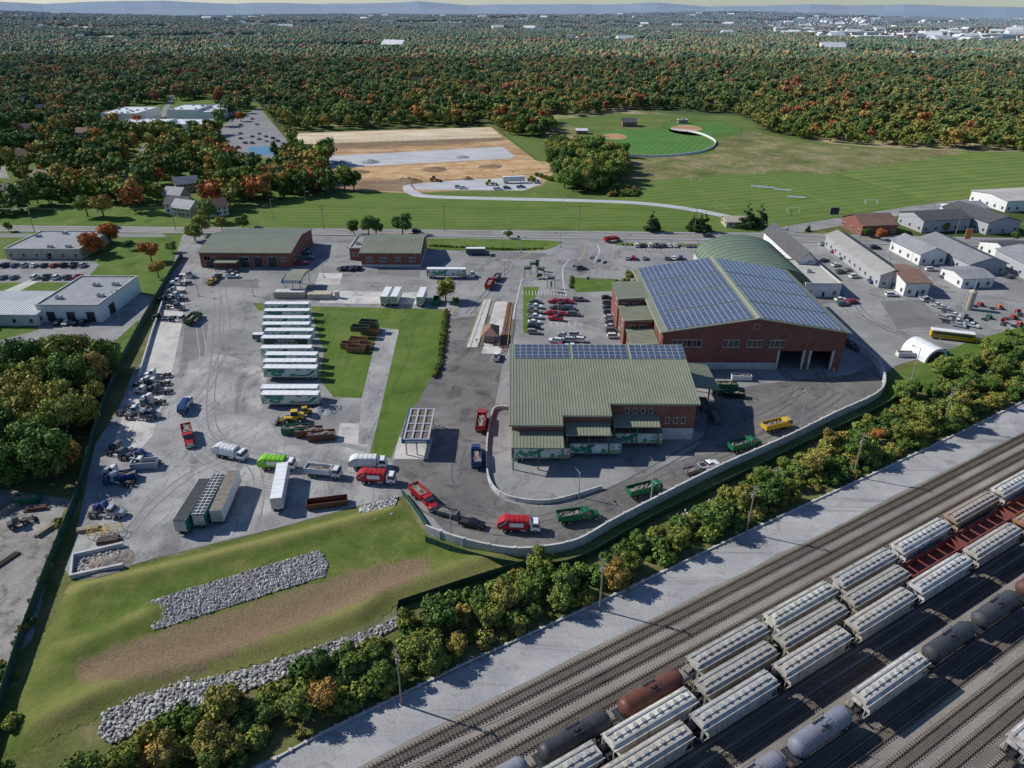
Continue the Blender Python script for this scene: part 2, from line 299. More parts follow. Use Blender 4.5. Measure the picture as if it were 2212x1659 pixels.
m_dirt2=ground_mat('orange_dirt_2',[(.3,(.34,.19,.08)),(.5,(.5,.32,.16)),(.7,(.66,.52,.35))],.06,(.6,.2),stretch=(1,3,1),stain=(.1,.55,.65))
sheet('dirt_bank',smooth([(715,368),(900,356),(1150,345),(1180,372),(1000,385),(900,388),(740,380)],3,True),m_dirt2,.045)
m_brdirt=ground_mat('brown_dirt',[(.3,(.17,.115,.07)),(.7,(.30,.21,.13))],.05,(.6,.25),stretch=(1,3,1))
sheet('dirt_berm',[(640,313),(1085,297),(1090,303),(1000,310),(650,326)],m_brdirt,.05)
sheet('dirt_bank',smooth([(735,392),(900,390),(905,400),(880,414),(730,404)],3,True),m_brdirt,.05)
sheet('construction_stone_pad',[(890,398),(1010,388),(1165,384),(1170,398),(1130,412),(900,410)],m_lgrav,.055)
sheet('gravel_path',smooth([(885,398),(905,415),(960,423),(1330,433),(1480,447),(1600,470),(1640,478)],4)+smooth([(1640,484),(1590,476),(1480,454),(1330,439),(950,429),(880,418),(870,402)],4),m_lgrav,.06)
UP=[(-500,478),(0,487),(430,491),(1000,497),(1650,503),(2212,515),(2600,522)]; LO=[(-500,490),(0,500),(430,504),(1000,512),(1650,521),(2212,536),(2600,548)]
sheet('main_road',UP+LO[::-1],m_road,.066)
mid=[((a[0]+b[0])/2,(a[1]+b[1])/2-.2) for a,b in zip(UP,LO)]
strip('road_center_line',GP(mid),.35,.074,m_yel)
strip('road_edge_line',GP([(a,b+1.2) for a,b in UP]),.25,.074,m_white); strip('road_edge_line',GP([(a,b-1.6) for a,b in LO]),.25,.074,m_white)
sheet('side_street',[(1640,503),(1700,488),(1960,447),(2212,414),(2600,375),(2600,398),(2212,437),(1960,463),(1760,498),(1700,506)],m_asph,.062)
YARD=[(395,506),(1000,513),(1650,522),(2212,537),(2600,549),(2600,640),(2400,652),(2212,705),(2140,728),(1935,790),(1905,815),(1893,855),(1700,938),(1400,1082),(1250,1168),(1100,1187),(960,1152),(912,1130),(872,1072),(780,1092),(600,1140),(420,1185),(150,1252),(165,1150),(205,960),(290,830),(350,640)]
sheet('yard_asphalt',YARD,m_asph,.05)
sheet('gravel_yard',smooth([(330,760),(560,790),(570,880),(620,960),(720,960),(845,1000),(872,1060),(780,1090),(600,1137),(420,1182),(155,1248),(170,1150),(205,970),(250,900)],3,True),m_grav,.058)
m_patch=ground_mat('asphalt_patch',[(.3,(.15,.147,.144)),(.7,(.21,.206,.20))],.1,(2.2,.15))
for q in ([(440,600),(560,605),(556,622),(436,618)],[(985,820),(1040,822),(1036,860),(978,858)],[(1700,590),(1800,592),(1830,650),(1760,660)],[(1900,650),(1990,648),(2040,700),(1940,712)],[(820,575),(910,585),(905,600),(815,592)],[(1020,540),(1180,548),(1160,562),(1010,556)],[(400,700),(450,700),(440,770),(392,770)]): sheet('asphalt_patch',q,m_patch,.06)
sheet('concrete_strip',[(357,660),(388,590),(402,590),(394,700),(372,800),(330,940),(300,975),(240,975),(290,830)],m_conc,.066)
sheet('concrete_pad',[(700,628),(910,632),(905,658),(690,655)],m_conc,.066)
sheet('concrete_pad',[(735,915),(806,915),(795,965),(728,955)],m_conc,.07)
sheet('concrete_pad',[(862,945),(935,945),(925,992),(850,992)],m_conc,.07)
sheet('concrete_pad',[(690,590),(740,590),(735,615),(680,615)],m_conc,.066)
sheet('truck_drive',smooth([(975,690),(1110,690),(1085,790),(1070,870),(1052,940),(1052,1030),(1075,1072),(1130,1092),(1200,1092),(1300,1058),(1500,970),(1560,850),(1830,810),(1870,790),(1905,818),(1893,855),(1700,938),(1400,1082),(1250,1166),(1100,1184),(965,1150),(905,1070),(850,1045),(850,1000),(880,900),(940,800),(960,730)],4,True),m_dark,.062)
sheet('dock_apron',smooth([(1085,900),(1120,1000),(1500,980),(1500,985),(1300,1045),(1185,1080),(1110,1074),(1068,1030),(1062,940)],3,True),m_asph,.07)
sheet('gravel_path',[(818,708),(862,712),(812,930),(800,962),(773,960),(782,860)],m_grav,.076)
sheet('lawn',[(672,662),(957,668),(957,672),(946,790),(905,865),(880,895),(845,990),(797,985),(812,930),(862,712),(818,708),(782,860),(720,858),(690,820),(700,760),(680,700)],m_lawn,.072)
sheet('lawn',[(545,655),(600,655),(600,667),(560,672)],m_lawn,.072)
sheet('lawn',smooth([(912,516),(1190,520),(1205,528),(1150,542),(915,538)],3,True),m_lawn,.08)
sheet('lawn',[(1240,600),(1335,603),(1338,628),(1245,632),(1232,615)],m_lawn,.08)
sheet('lawn',[(1325,524),(1520,527),(1520,533),(1330,530)],m_lawn,.08)
sheet('lawn',[(1130,620),(1165,620),(1150,660),(1142,720),(1130,720)],m_lawn,.08)
sheet('lawn',[(-500,508),(395,507),(432,540),(430,578),(380,570),(340,640),(290,700),(-500,720)],m_lawn,.03)
sheet('office_drive',[(-500,505),(350,504),(360,512),(-500,514)],m_road,.04)
sheet('parking_lot',[(-500,562),(195,560),(215,572),(180,610),(-500,612)],m_asph,.04)
sheet('sidewalk',[(-300,650),(0,632),(75,600),(95,602),(10,645),(-300,670)],m_conc,.05)
sheet('warehouse_lot',[(-500,715),(0,712),(240,655),(300,635),(330,640),(300,700),(240,745),(0,790),(-500,830)],m_asph,.04)
sheet('lawn',[(-200,730),(80,702),(85,712),(0,735),(-200,750)],m_lawn,.05)
sheet('lawn',[(245,740),(300,690),(290,760),(250,800)],m_lawn,.05)
m_mud=ground_mat('storage_yard_mat',[(.3,(.17,.155,.14)),(.5,(.26,.245,.225)),(.7,(.36,.34,.31))],.12,(2.2,.25),stain=[(.2,.52,.6),(.7,.58,.7)])
sheet('storage_yard',smooth([(-300,1080),(125,1075),(135,1110),(100,1250),(25,1440),(-300,1560)],3,True),m_mud,.04)
sheet('lawn',[(1925,810),(2100,735),(2212,705),(2212,735),(1990,840),(1915,870)],m_lawn,.06)
sheet('parking_lot',[(-500,355),(10,360),(20,385),(-500,380)],m_asph,.03)
sheet('school_parking_lot',[(470,275),(560,232),(585,262),(618,300),(622,345),(505,335)],m_road,.03)
sheet('tennis_court',[(535,318),(598,314),(608,332),(540,338)],flat('court_blue',(.06,.2,.32),.8),.04)
mbp=MB()
def bay_lines(x0,x1,y,dy,n):
    for i in range(n+1):
        X=x0+(x1-x0)*i/n; mbp.box(X-.07,X+.07,y,y+dy,.085,.094)
for (xa,xb,yc,dy,n) in ((G(2,585)[0],G(190,585)[0],G(2,580)[1],5,22),(G(2,603)[0],G(185,603)[0],G(2,604)[1],5,22),(G(700,640)[0],G(905,640)[0],G(800,655)[1],10,12),(G(1370,530)[0],G(1500,530)[0],G(1400,540)[1],5,16),(G(1130,640)[0],G(1225,640)[0],G(1180,638)[1],5,14),(G(1190,700)[0],G(1255,700)[0],G(1190,705)[1],4,5)):
    bay_lines(xa,xb,yc,dy,n)
obj('parking_bay_markings',mbp.mesh('parking_bay_markings',[m_white]))
for q,mt,w_ in (([(1112,562),(1150,545),(1200,528)],m_yel,.3),([(1128,600),(1118,640),(1108,690)],m_white,.25),([(985,640),(972,700),(962,760)],m_yel,.25),([(1230,560),(1215,585),(1222,640)],m_white,.25),([(930,618),(830,616),(700,612)],m_yel,.2),([(1290,528),(1295,545),(1280,570)],m_white,.25),([(1262,528),(1262,545),(1250,565)],m_yel,.25)): strip('lane_marking',GP(smooth(q,5)),w_,.088,mt)
m_track=flat('tyre_marks',(.12,.115,.11),.9,0,.35,.4)
m_track2=flat('dusty_tracks',(.34,.332,.315),.95,0,.25,.3)
m_track3=flat('dark_gravel_tracks',(.21,.207,.203),.95,0,.3,.3)
def offset_path(w,off):
    q=[]
    for i in range(len(w)):
        a=Vector(w[max(i-1,0)]);b=Vector(w[min(i+1,len(w)-1)]);d=(b-a).normalized(); q.append((w[i][0]-d.y*off,w[i][1]+d.x*off))
    return q
zt=.078
for base,mat,wd in (([(870,1050),(930,1105),(1030,1140),(1120,1150),(1250,1120),(1400,1048),(1600,965),(1750,895),(1820,850)],m_track,.6),([(905,1050),(950,1090),(1040,1120),(1130,1128),(1250,1095),(1400,1020),(1560,930),(1700,860),(1760,830)],m_track,.5),([(1000,960),(985,1020),(1010,1080),(1080,1112)],m_track,.5),
    ([(470,640),(465,760),(455,880),(480,950),(600,985),(760,1015),(850,1045)],m_track3,.35),([(430,700),(440,800),(415,900),(430,980),(540,1035),(650,1060)],m_track2,.25),([(520,980),(420,1020),(330,1090),(280,1150)],m_track3,.3),([(550,1130),(560,1060),(540,1000),(440,930)],m_track3,.3),([(300,1020),(420,1010),(560,1050),(700,1060)],m_track2,.25),([(480,620),(490,700),(475,780),(440,850),(380,900)],m_track3,.3),([(1750,610),(1850,680),(1950,720),(2050,720)],m_track,.35),([(1840,640),(1880,690),(2000,745)],m_track,.35),([(1000,560),(1100,570),(1080,600),(1010,680)],m_track,.35),([(640,600),(760,610),(920,612),(1040,590)],m_track3,.35),([(1690,800),(1720,850),(1650,900)],m_track,.4),([(1770,805),(1790,850),(1700,900),(1560,965)],m_track,.4)):
    w=smooth(GP(base),8)
    for off in (-1.05,1.05): strip('tyre_track',offset_path(w,off),wd,zt,mat)
    zt+=.0005
def arcs():
    c=G(470,870); mb=MB()
    for r,a0,a1 in ((9,2.2,5.2),(12,2.5,5.6),(17,-1.2,.9),(20,3.6,6.1)):
        n=28
        for k in range(n):
            t0=a0+(a1-a0)*k/n;t1=a0+(a1-a0)*(k+1)/n
            mb.add([(c[0]+r*math.cos(t)*f,c[1]+r*math.sin(t)*f*1.4,.09) for t,f in ((t0,1),(t1,1),(t1,1+.16/r),(t0,1+.16/r))],[(0,1,2,3)])
    obj('tyre_track',mb.mesh('tyre_track',[m_track2]))
arcs()

# ---------------------------------------------------------------- detention basin (modelled heights)
BAS=GP([(150,1254),(420,1189),(780,1097),(868,1078),(915,1140),(1110,1192),(1150,1203),(862,1310),(800,1365),(420,1480),(230,1550),(45,1635),(0,1640),(5,1515),(60,1440),(110,1330)])
BED=smooth(GP([(170,1440),(330,1372),(700,1254),(760,1232),(900,1210),(930,1238),(850,1280),(400,1462),(200,1478)]),4,True)
RIP=GP([(318,1302),(400,1276),(500,1246),(600,1216),(690,1190),(710,1216),(703,1246),(600,1278),(460,1323),(332,1364),(322,1335)])
RIP2=GP([(225,1545),(300,1490),(400,1455),(420,1475),(560,1440),(800,1362),(860,1330),(880,1345),(800,1390),(600,1470),(420,1530),(240,1610),(215,1590)])
C1=GP([(150,1275),(420,1212),(700,1142),(850,1100)]); C2=GP([(130,1560),(220,1500),(420,1462),(700,1370),(840,1300),(1080,1215)]); C3=GP([(130,1310),(95,1420),(60,1540)]); C4=GP([(175,1400),(320,1330)])
def basin():
    s=.7; P=np.array(BAS); xs=np.arange(P[:,0].min(),P[:,0].max(),s); ys=np.arange(P[:,1].min(),P[:,1].max(),s)
    X,Y=np.meshgrid(xs,ys); x=X.ravel();y=Y.ravel(); ins=pip(x,y,BAS)
    edge=pdist(x,y,BAS+[BAS[0]]); k=np.clip(edge/5,0,1); k=k*k*(3-2*k)
    rid=1.0*np.exp(-(pdist(x,y,C1)/3.)**2)+1.7*np.exp(-(pdist(x,y,C2)/4.2)**2)+.6*np.exp(-(pdist(x,y,C3)/5)**2)+.9*np.exp(-(pdist(x,y,C4)/2.5)**2)
    z=.03+k*(.05+rid)+k*.05*(np.sin(x*.9+y*.4)*np.sin(y*1.1))
    bd=pip(x,y,BED); bdist=pdist(x,y,BED+[BED[0]]); sd=np.where(bd,bdist,-bdist)
    nz=np.sin(x*.7)*np.sin(y*.9+x*.3)*.8+rng.normal(0,.35,len(x))
    mask=np.clip((sd+nz)/1.3+.6,0,1)
    dry=np.clip(.85*np.exp(-(pdist(x,y,C2)/3.2)**2)+.8*np.exp(-(pdist(x,y,C1)/2.)**2)+.4*np.exp(-(pdist(x,y,C4)/2)**2)+.3*np.exp(-(pdist(x,y,C3)/4)**2)+nz*.1,0,1)
    ny,nx=X.shape; idx=np.arange(nx*ny).reshape(ny,nx); fs=[]
    I=ins.reshape(ny,nx); ok=I[:-1,:-1]&I[1:,1:]&I[1:,:-1]&I[:-1,1:]
    for j,i in zip(*np.nonzero(ok)): fs.append((idx[j,i],idx[j,i+1],idx[j+1,i+1],idx[j+1,i]))
    me=bpy.data.meshes.new('detention_basin'); me.from_pydata(list(zip(x.tolist(),y.tolist(),z.tolist())),[],[tuple(map(int,f)) for f in fs])
    for nm,dd in (('bed',mask),('dry',dry)):
        a=me.attributes.new(nm,'FLOAT','POINT'); a.data.foreach_set('value',dd.astype(np.float32))
    m,t,b=nt('basin_grass'); n=noise(t,.16,8,.8); r=ramp(t,[(.3,(.055,.10,.02)),(.44,(.09,.14,.028)),(.56,(.14,.17,.042)),(.66,(.22,.205,.075)),(.76,(.14,.155,.045))]); t.links.new(n.outputs['Fac'],r.inputs[0])
    n2=noise(t,2.5,5,.8)
    r2=ramp(t,[(.3,(.12,.082,.046)),(.5,(.22,.16,.095)),(.7,(.33,.25,.155))]); t.links.new(n2.outputs['Fac'],r2.inputs[0])
    r3=ramp(t,[(.3,(.20,.20,.055)),(.7,(.34,.30,.12))]); t.links.new(n2.outputs['Fac'],r3.inputs[0])
    a1=t.nodes.new('ShaderNodeAttribute');a1.attribute_name='bed';a2=t.nodes.new('ShaderNodeAttribute');a2.attribute_name='dry'
    x1=t.nodes.new('ShaderNodeMixRGB'); t.links.new(a2.outputs['Fac'],x1.inputs[0]); t.links.new(r.outputs[0],x1.inputs[1]); t.links.new(r3.outputs[0],x1.inputs[2])
    x2=t.nodes.new('ShaderNodeMixRGB'); t.links.new(a1.outputs['Fac'],x2.inputs[0]); t.links.new(x1.outputs[0],x2.inputs[1]); t.links.new(r2.outputs[0],x2.inputs[2])
    t.links.new(x2.outputs[0],b.inputs['Base Color']); b.inputs['Roughness'].default_value=1; b.inputs['Specular IOR Level'].default_value=.05
    bp=t.nodes.new('ShaderNodeBump'); bp.inputs['Strength'].default_value=.7; bp.inputs['Distance'].default_value=.4; t.links.new(n2.outputs['Fac'],bp.inputs['Height']); t.links.new(bp.outputs[0],b.inputs['Normal'])
    me.materials.append(m); me.shade_smooth(); obj('detention_basin',me)
basin()

# ---------------------------------------------------------------- instancing helper
def instancer(name,pts,proto_mesh,pname):
    n=len(pts)
    if n==0: return
    pts=np.asarray(pts); V=np.zeros((n*4,3))
    for k,(sx,sy) in enumerate(((-.5,-.5),(.5,-.5),(.5,.5),(-.5,.5))):
        c,s=np.cos(pts[:,4]),np.sin(pts[:,4])
        V[k::4,0]=pts[:,0]+(c*sx-s*sy)*pts[:,3]; V[k::4,1]=pts[:,1]+(s*sx+c*sy)*pts[:,3]; V[k::4,2]=pts[:,2]
    me=bpy.data.meshes.new(name); me.vertices.add(n*4); me.vertices.foreach_set('co',V.ravel()); me.loops.add(n*4); me.loops.foreach_set('vertex_index',np.arange(n*4,dtype=np.int32))
    me.polygons.add(n); me.polygons.foreach_set('loop_start',np.arange(0,n*4,4,dtype=np.int32)); me.polygons.foreach_set('loop_total',np.full(n,4,dtype=np.int32)); me.update(calc_edges=True)
    o=obj(name,me); o.instance_type='FACES'; o.use_instance_faces_scale=True; o.show_instancer_for_render=False
    c=obj(pname,proto_mesh,parent=o); return o
bm=bmesh.new(); bmesh.ops.create_icosphere(bm,subdivisions=1,radius=1); ICO1=(np.array([v.co for v in bm.verts]),np.array([[v.index for v in f.verts] for f in bm.faces])); bm.free()
def rock_mesh(i):
    v,f=ICO1; v=v*(1+rng.uniform(-.28,.28,(len(v),1)))*np.array([1,.8,.6])*.5
    me=bpy.data.meshes.new('stone'); me.from_pydata(v.tolist(),[],f.tolist()); me.materials.append(m_rock); return me
m_rock,t,b=nt('riprap_rock'); oi=t.nodes.new('ShaderNodeObjectInfo'); r=ramp(t,[(0,(.18,.175,.17)),(.5,(.36,.35,.335)),(1,(.58,.56,.52))]); t.links.new(oi.outputs['Random'],r.inputs[0]); t.links.new(r.outputs[0],b.inputs['Base Color']); b.inputs['Roughness'].default_value=.9
def sample(poly,spacing,jit=.5):
    P=np.array(poly); xs=np.arange(P[:,0].min(),P[:,0].max(),spacing);ys=np.arange(P[:,1].min(),P[:,1].max(),spacing)
    X,Y=np.meshgrid(xs,ys);x=X.ravel()+rng.uniform(-jit,jit,X.size)*spacing;y=Y.ravel()+rng.uniform(-jit,jit,X.size)*spacing
    k=pip(x,y,poly); return x[k],y[k]
sheet('stone_bed',RIP,flat('stone_bed_mat',(.2,.195,.19),.9,0,.3,2.),.2,px=False)
sheet('stone_bed',RIP2,flat('stone_bed_mat2',(.16,.15,.13),.9,0,.3,2.),.22,px=False)
RIP3=GP([(775,1100),(860,1072),(850,1115),(800,1130),(780,1125)]); sheet('stone_bed',RIP3,m_cwall,.3,px=False)
for poly,sp,z0,sc in ((RIP,.42,.24,.52),(RIP2,.5,.33,.62),(RIP3,.55,.38,.7),(GP([(1440,1118),(1700,1003),(1720,1015),(1460,1132)]),.9,.1,.6)):
    x,y=sample(poly,sp); k=rng.integers(0,2,len(x))
    for j in (0,1):
        s=k==j; instancer('riprap_stones',np.c_[x[s],y[s],z0+rng.uniform(-.1,.15,s.sum()),rng.uniform(.5,1.5,s.sum())*sc,rng.uniform(0,6.28,s.sum())],rock_mesh(j),'stone')

# ---------------------------------------------------------------- foliage prototypes
def tree_mesh(name,R=4.2,Hc=8.,z0=2.,nl=11,leaf=45,ls=.6,mat=None,trunk=True,kind='round',ico=ICO1):
    V=[];Fc=[];MI=[];TI=[];BR=[];o=0
    lobes=[]
    if kind=='cone':
        n=nl
        for i in range(n):
            t=i/(n-1); rr=R*(1-t)**.8*1.0+.25
            for k in range(max(1,int(6*(1-t)))):
                a=rng.uniform(0,6.28); lobes.append((np.array([math.cos(a)*rr*.6,math.sin(a)*rr*.6,z0+Hc*t]),rr*.48,.5))
    else:
        lobes.append((np.array([0,0,z0+Hc*.5]),R*.58,1.1))
        for i in range(nl):
            a=6.28*i/nl*2.4+rng.uniform(-.4,.4); dz=rng.uniform(-.75,1); q=math.sqrt(max(0,1-dz*dz*.8))
            c=np.array([math.cos(a)*q*R*.66,math.sin(a)*q*R*.66,z0+Hc*(.5+.36*dz)]); lobes.append((c,R*rng.uniform(.27,.46),.9))
    iv,jf=ico
    for c,r,sq in lobes:
        lb=rng.uniform(.72,1.2); tt=rng.uniform(0,.06)
        v=iv*(1+rng.uniform(-.2,.2,(len(iv),1)))*r*.84; v[:,2]*=sq; v=v+c
        V.append(v);Fc+= (jf+o).tolist(); MI+=[0]*len(jf);TI+=[tt]*len(jf);BR+=(lb*rng.uniform(.55,.85,len(jf))).tolist(); o+=len(v)
        n=int(leaf*(r/(R*.4))**2)+6
        d=rng.normal(size=(n,3)); d/=np.linalg.norm(d,axis=1)[:,None]; pos=d*r*rng.uniform(.82,1.2,(n,1)); pos[:,2]*=sq; pos+=c
        nn=d+rng.normal(0,.45,(n,3)); nn/=np.linalg.norm(nn,axis=1)[:,None]
        a=np.cross(nn,rng.normal(size=(n,3))); a/=np.linalg.norm(a,axis=1)[:,None]; bb=np.cross(nn,a); s=ls*rng.uniform(.5,1.3,(n,1))*.5
        Q=np.stack([pos-a*s-bb*s*.8,pos+a*s-bb*s,pos+a*s*.8+bb*s,pos-a*s+bb*s*1.1],1).reshape(-1,3); V.append(Q)
        Fc+=(np.arange(n*4).reshape(-1,4)+o).tolist(); MI+=[0]*n; TI+=(tt+rng.uniform(0,.04,n)).tolist(); BR+=(lb*rng.uniform(.7,1.3,n)).tolist(); o+=n*4
    if trunk:
        mb=MB(); mb.cyl((0,0,-.3),(0,0,z0+Hc*.5),R*.085,R*.04,6)
        for k in range(4):
            a=k*1.6+rng.uniform(0,.5); zz=z0+Hc*rng.uniform(.05,.25); mb.cyl((0,0,zz),(math.cos(a)*R*.55,math.sin(a)*R*.55,zz+Hc*.3),R*.035,R*.012,5)
        V.append(np.array(mb.v)); Fc+=[tuple(i+o for i in f) for f in mb.f]; MI+=[1]*len(mb.f);TI+=[0]*len(mb.f);BR+=[1]*len(mb.f)
    me=bpy.data.meshes.new(name); me.from_pydata(np.concatenate(V).tolist(),[],Fc)
    me.materials.append(mat); me.materials.append(m_bark); me.polygons.foreach_set('material_index',MI)
    for nm,dd in (('tint',TI),('bright',BR)):
        at=me.attributes.new(nm,'FLOAT','FACE'); at.data.foreach_set('value',np.array(dd,dtype=np.float32))
    return me
def patch_mesh(name,size=70,nt_=60,mat=None):
    V=[];Fc=[];TI=[];BR=[];o=0; iv,jf=ICO1
    for k in range(nt_):
        x,y=rng.uniform(-size/2,size/2,2); R=rng.uniform(3.6,6.4); hh=rng.uniform(6,13); tt=rng.uniform(-.45,.42); lb=rng.uniform(.6,1.3)
        for j in range(2):
            c=np.array([x+rng.uniform(-.5,.5)*R,y+rng.uniform(-.5,.5)*R,hh-R*.3+rng.uniform(-.3,.4)*R]); r=R*rng.uniform(.6,.9)
            v=iv*(1+rng.uniform(-.25,.25,(len(iv),1)))*r+c; V.append(v); Fc+=(jf+o).tolist(); o+=len(v); n=len(jf); TI+=(tt+rng.uniform(0,.02,n)).tolist(); BR+=(lb*rng.uniform(.7,1.25,n)).tolist()
    me=bpy.data.meshes.new(name); me.from_pydata(np.concatenate(V).tolist(),[],Fc); me.materials.append(mat)
    for nm,dd in (('tint',TI),('bright',BR)):
        at=me.attributes.new(nm,'FLOAT','FACE'); at.data.foreach_set('value',np.array(dd,dtype=np.float32))
    return me
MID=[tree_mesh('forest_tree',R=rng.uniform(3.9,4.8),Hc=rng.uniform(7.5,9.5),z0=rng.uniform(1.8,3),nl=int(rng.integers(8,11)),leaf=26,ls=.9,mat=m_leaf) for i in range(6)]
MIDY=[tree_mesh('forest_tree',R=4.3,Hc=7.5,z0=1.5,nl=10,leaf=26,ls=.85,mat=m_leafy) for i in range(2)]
NEAR=[tree_mesh('deciduous_tree',R=4.3,Hc=rng.uniform(7.5,9),z0=1.6,nl=15,leaf=110,ls=.45,mat=m_leafg) for i in range(4)]
NEARA=[tree_mesh('deciduous_tree',R=4.5,Hc=8.5,z0=2,nl=14,leaf=100,ls=.5,mat=m_leaf) for i in range(2)]
NEARY=[tree_mesh('deciduous_tree',R=4.,Hc=8,z0=1,nl=14,leaf=110,ls=.45,mat=m_leafy)]
SHR=[tree_mesh('shrub',R=1.8,Hc=rng.uniform(2.2,3.2),z0=.0,nl=8,leaf=48,ls=.34,mat=(m_leafg,m_leafg,m_leafy,m_leaf)[i],trunk=False) for i in range(4)]
ORG=tree_mesh('autumn_tree',R=4.5,Hc=7.5,z0=1.8,nl=15,leaf=120,ls=.45,mat=m_leafr)
PINE=[tree_mesh('pine_tree',R=3.6,Hc=10,z0=1.5,nl=9,leaf=60,ls=.5,mat=m_pine,kind='cone') for i in range(2)]
PATCH=[patch_mesh('forest_patch',mat=m_leaf) for i in range(4)]

# ---------------------------------------------------------------- forest
HOUSES=[(385,462,0,0),(400,470,1,1),(378,440,0,2),(398,415,1,1),(460,468,1,0),(30,430,0,0),(60,350,0,1),(400,195,1,0),(540,175,1,0),(352,205,0,1),(590,180,0,0),(520,205,0,2),(700,175,0,0),(480,245,0,1),(90,245,0,0),(180,210,0,1),(760,170,1,0),(1700,135,1,0),(1990,150,1,0),(2080,140,0,1),(2150,170,1,0),(1600,180,0,0),(900,180,0,0),(1390,130,0,1),(440,130,0,0),(2100,110,1,0),(180,300,1,0),(60,290,0,1),(520,160,0,0),(470,170,0,2),(1970,170,0,2),(2190,150,0,0),(640,155,0,1),(90,400,1,0)]
OPEN=GP([(-1200,478),(-300,482),(0,482),(150,486),(300,482),(400,478),(500,470),(560,440),(705,424),(712,350),(640,322),(612,296),(622,284),(1060,270),(1110,285),(1150,270),(1180,262),(1340,238),(1400,236),(1600,248),(1640,280),(1720,300),(1900,318),(2212,328),(2600,345),(3600,380),(3600,1700),(-1200,1700)])
EXC=[GP([(215,262),(300,228),(470,210),(478,280),(340,300),(215,285)]),GP([(472,300),(480,262),(560,228),(590,262),(622,290),(625,350),(560,350),(500,345)]),
     GP([(0,318),(90,300),(100,312),(0,335)]),GP([(345,400),(400,385),(415,425),(400,480),(340,478)]),GP([(-300,352),(20,356),(26,388),(-300,392)]),
     GP([(300,308),(440,290),(445,297),(300,318)]),GP([(430,490),(470,400),(476,400),(450,490)]),
     GP([(505,215),(545,212),(560,232),(520,235)]),GP([(1330,258),(1385,256),(1390,280),(1330,282)]),GP([(140,478),(330,462),(480,452),(500,470),(400,484),(150,486)])]
m_street=ground_mat('suburban_street_mat',[(.3,(.2,.2,.2)),(.7,(.27,.265,.26))],.05,(1.,.15))
def scatter_forest():
    x=[];y=[]; sp=9.3
    for yy in np.arange(345,1500,sp):
        w=yy*.86+60; gx=np.arange(-w,w,sp); x.append(gx);y.append(np.full(len(gx),yy))
    x=np.concatenate(x);y=np.concatenate(y); x=x+rng.uniform(-.48,.48,len(x))*sp;y=y+rng.uniform(-.48,.48,len(y))*sp
    k=~pip(x,y,OPEN)
    for e in EXC: k&=~pip(x,y,e)
    for (a,b,_,_2) in HOUSES:
        X,Y=G(a,b); k&=~((np.abs(x-X)<11)&(y>Y-20)&(y<Y+14))
    f=np.sin(x*.021+1)*np.sin(y*.017+2)+np.sin(x*.047+y*.033)*.6+np.sin(x*.013-y*.04)*.5
    k&=~((f>np.where(y<750,1.1,1.2))&(x<200))
    k&=~((x<-20)&(y<760)&(rng.uniform(0,1,len(x))<.08))
    st=(np.abs(((x*.94+y*.34)%150)-75)<4.5)&(x<60)&(y>430)&(y<1300); k&=~st
    x=x[k];y=y[k]
    n=len(x); sc=rng.uniform(.62,1.35,n)+.45*(rng.uniform(0,1,n)**3); z=np.zeros(n); kind=rng.integers(0,6,n)
    yl=((x>170)&(y<900)&(rng.uniform(0,1,n)<.72))|(rng.uniform(0,1,n)<.12)
    sc=np.where(yl,sc*.88,sc); A=rng.uniform(0,6.28,n)
    for j in range(6):
        s=(kind==j)&~yl; instancer('forest',np.c_[x[s],y[s],z[s],sc[s],A[s]],MID[j],'forest_tree')
    for j in range(2):
        s=yl&(kind%2==j); instancer('forest',np.c_[x[s],y[s],z[s],sc[s],A[s]],MIDY[j],'forest_tree')
    sp=62.; x=[];y=[]
    for yy in np.arange(1515,7600,sp):
        w=yy*.80+60; gx=np.arange(-w,w,sp*(1 if yy<4500 else 1.2)); x.append(gx);y.append(np.full(len(gx),yy))
    x=np.concatenate(x);y=np.concatenate(y); x=x+rng.uniform(-.3,.3,len(x))*sp;y=y+rng.uniform(-.3,.3,len(y))*sp
    f=fieldf(x,y); k=f<np.where(y>3600,.25,np.where(y>2300,.6,1.05))
    k&=~((x>y*.30)&(y>2500)&(y<4200)&(np.sin(x*.006)+np.sin(y*.011+x*.002)>.35))
    for e in (GP([(1740,80),(1760,60),(1900,62),(2212,66),(2500,80),(2500,104),(2212,100),(1860,90)]),GP([(1640,45),(1900,40),(1900,50),(1650,54)])): k&=~pip(x,y,e)
    hx,hy=x[~k],y[~k]
    x=x[k];y=y[k]; z=hillz(x,y)-1.5
    n=len(x);kind=rng.integers(0,4,n)
    for j in range(4):
        s=kind==j; instancer('forest',np.c_[x[s],y[s],z[s],rng.uniform(.85,1.15,s.sum()),rng.uniform(0,6.28,s.sum())],PATCH[j],'forest_patch')
    def thouse(w,d,h,wm,rm):
        m=MB(); m.box(-w/2,w/2,-d/2,d/2,-3,h,0); m.prism([(-d/2-.4,h),(d/2+.4,h),(0,h+d*.3)],-w/2-.4,w/2+.4,'x',1)
        for q in (-.3,0,.3): m.box(q*w-.6,q*w+.6,-d/2-.05,-d/2-.01,1,2.3,2)
        return m.mesh('town_house',[wm,rm,m_glass])
    hm=[thouse(14,10,6,m_wwall,m_dkroof),thouse(18,11,6,m_wwall,m_groof),thouse(45,26,7,m_wwall,m_wroof),thouse(16,10,6,m_tanw,m_brroof)]
    hh=np.repeat(np.arange(len(hx)),2); q=(rng.uniform(0,1,len(hh))<np.where(hx[hh]>0,.40,.24)); hh=hh[q]; X=hx[hh]+rng.uniform(-30,30,len(hh)); Y=hy[hh]+rng.uniform(-30,30,len(hh)); kd=rng.choice(4,len(hh),p=[.40,.3,.06,.24])
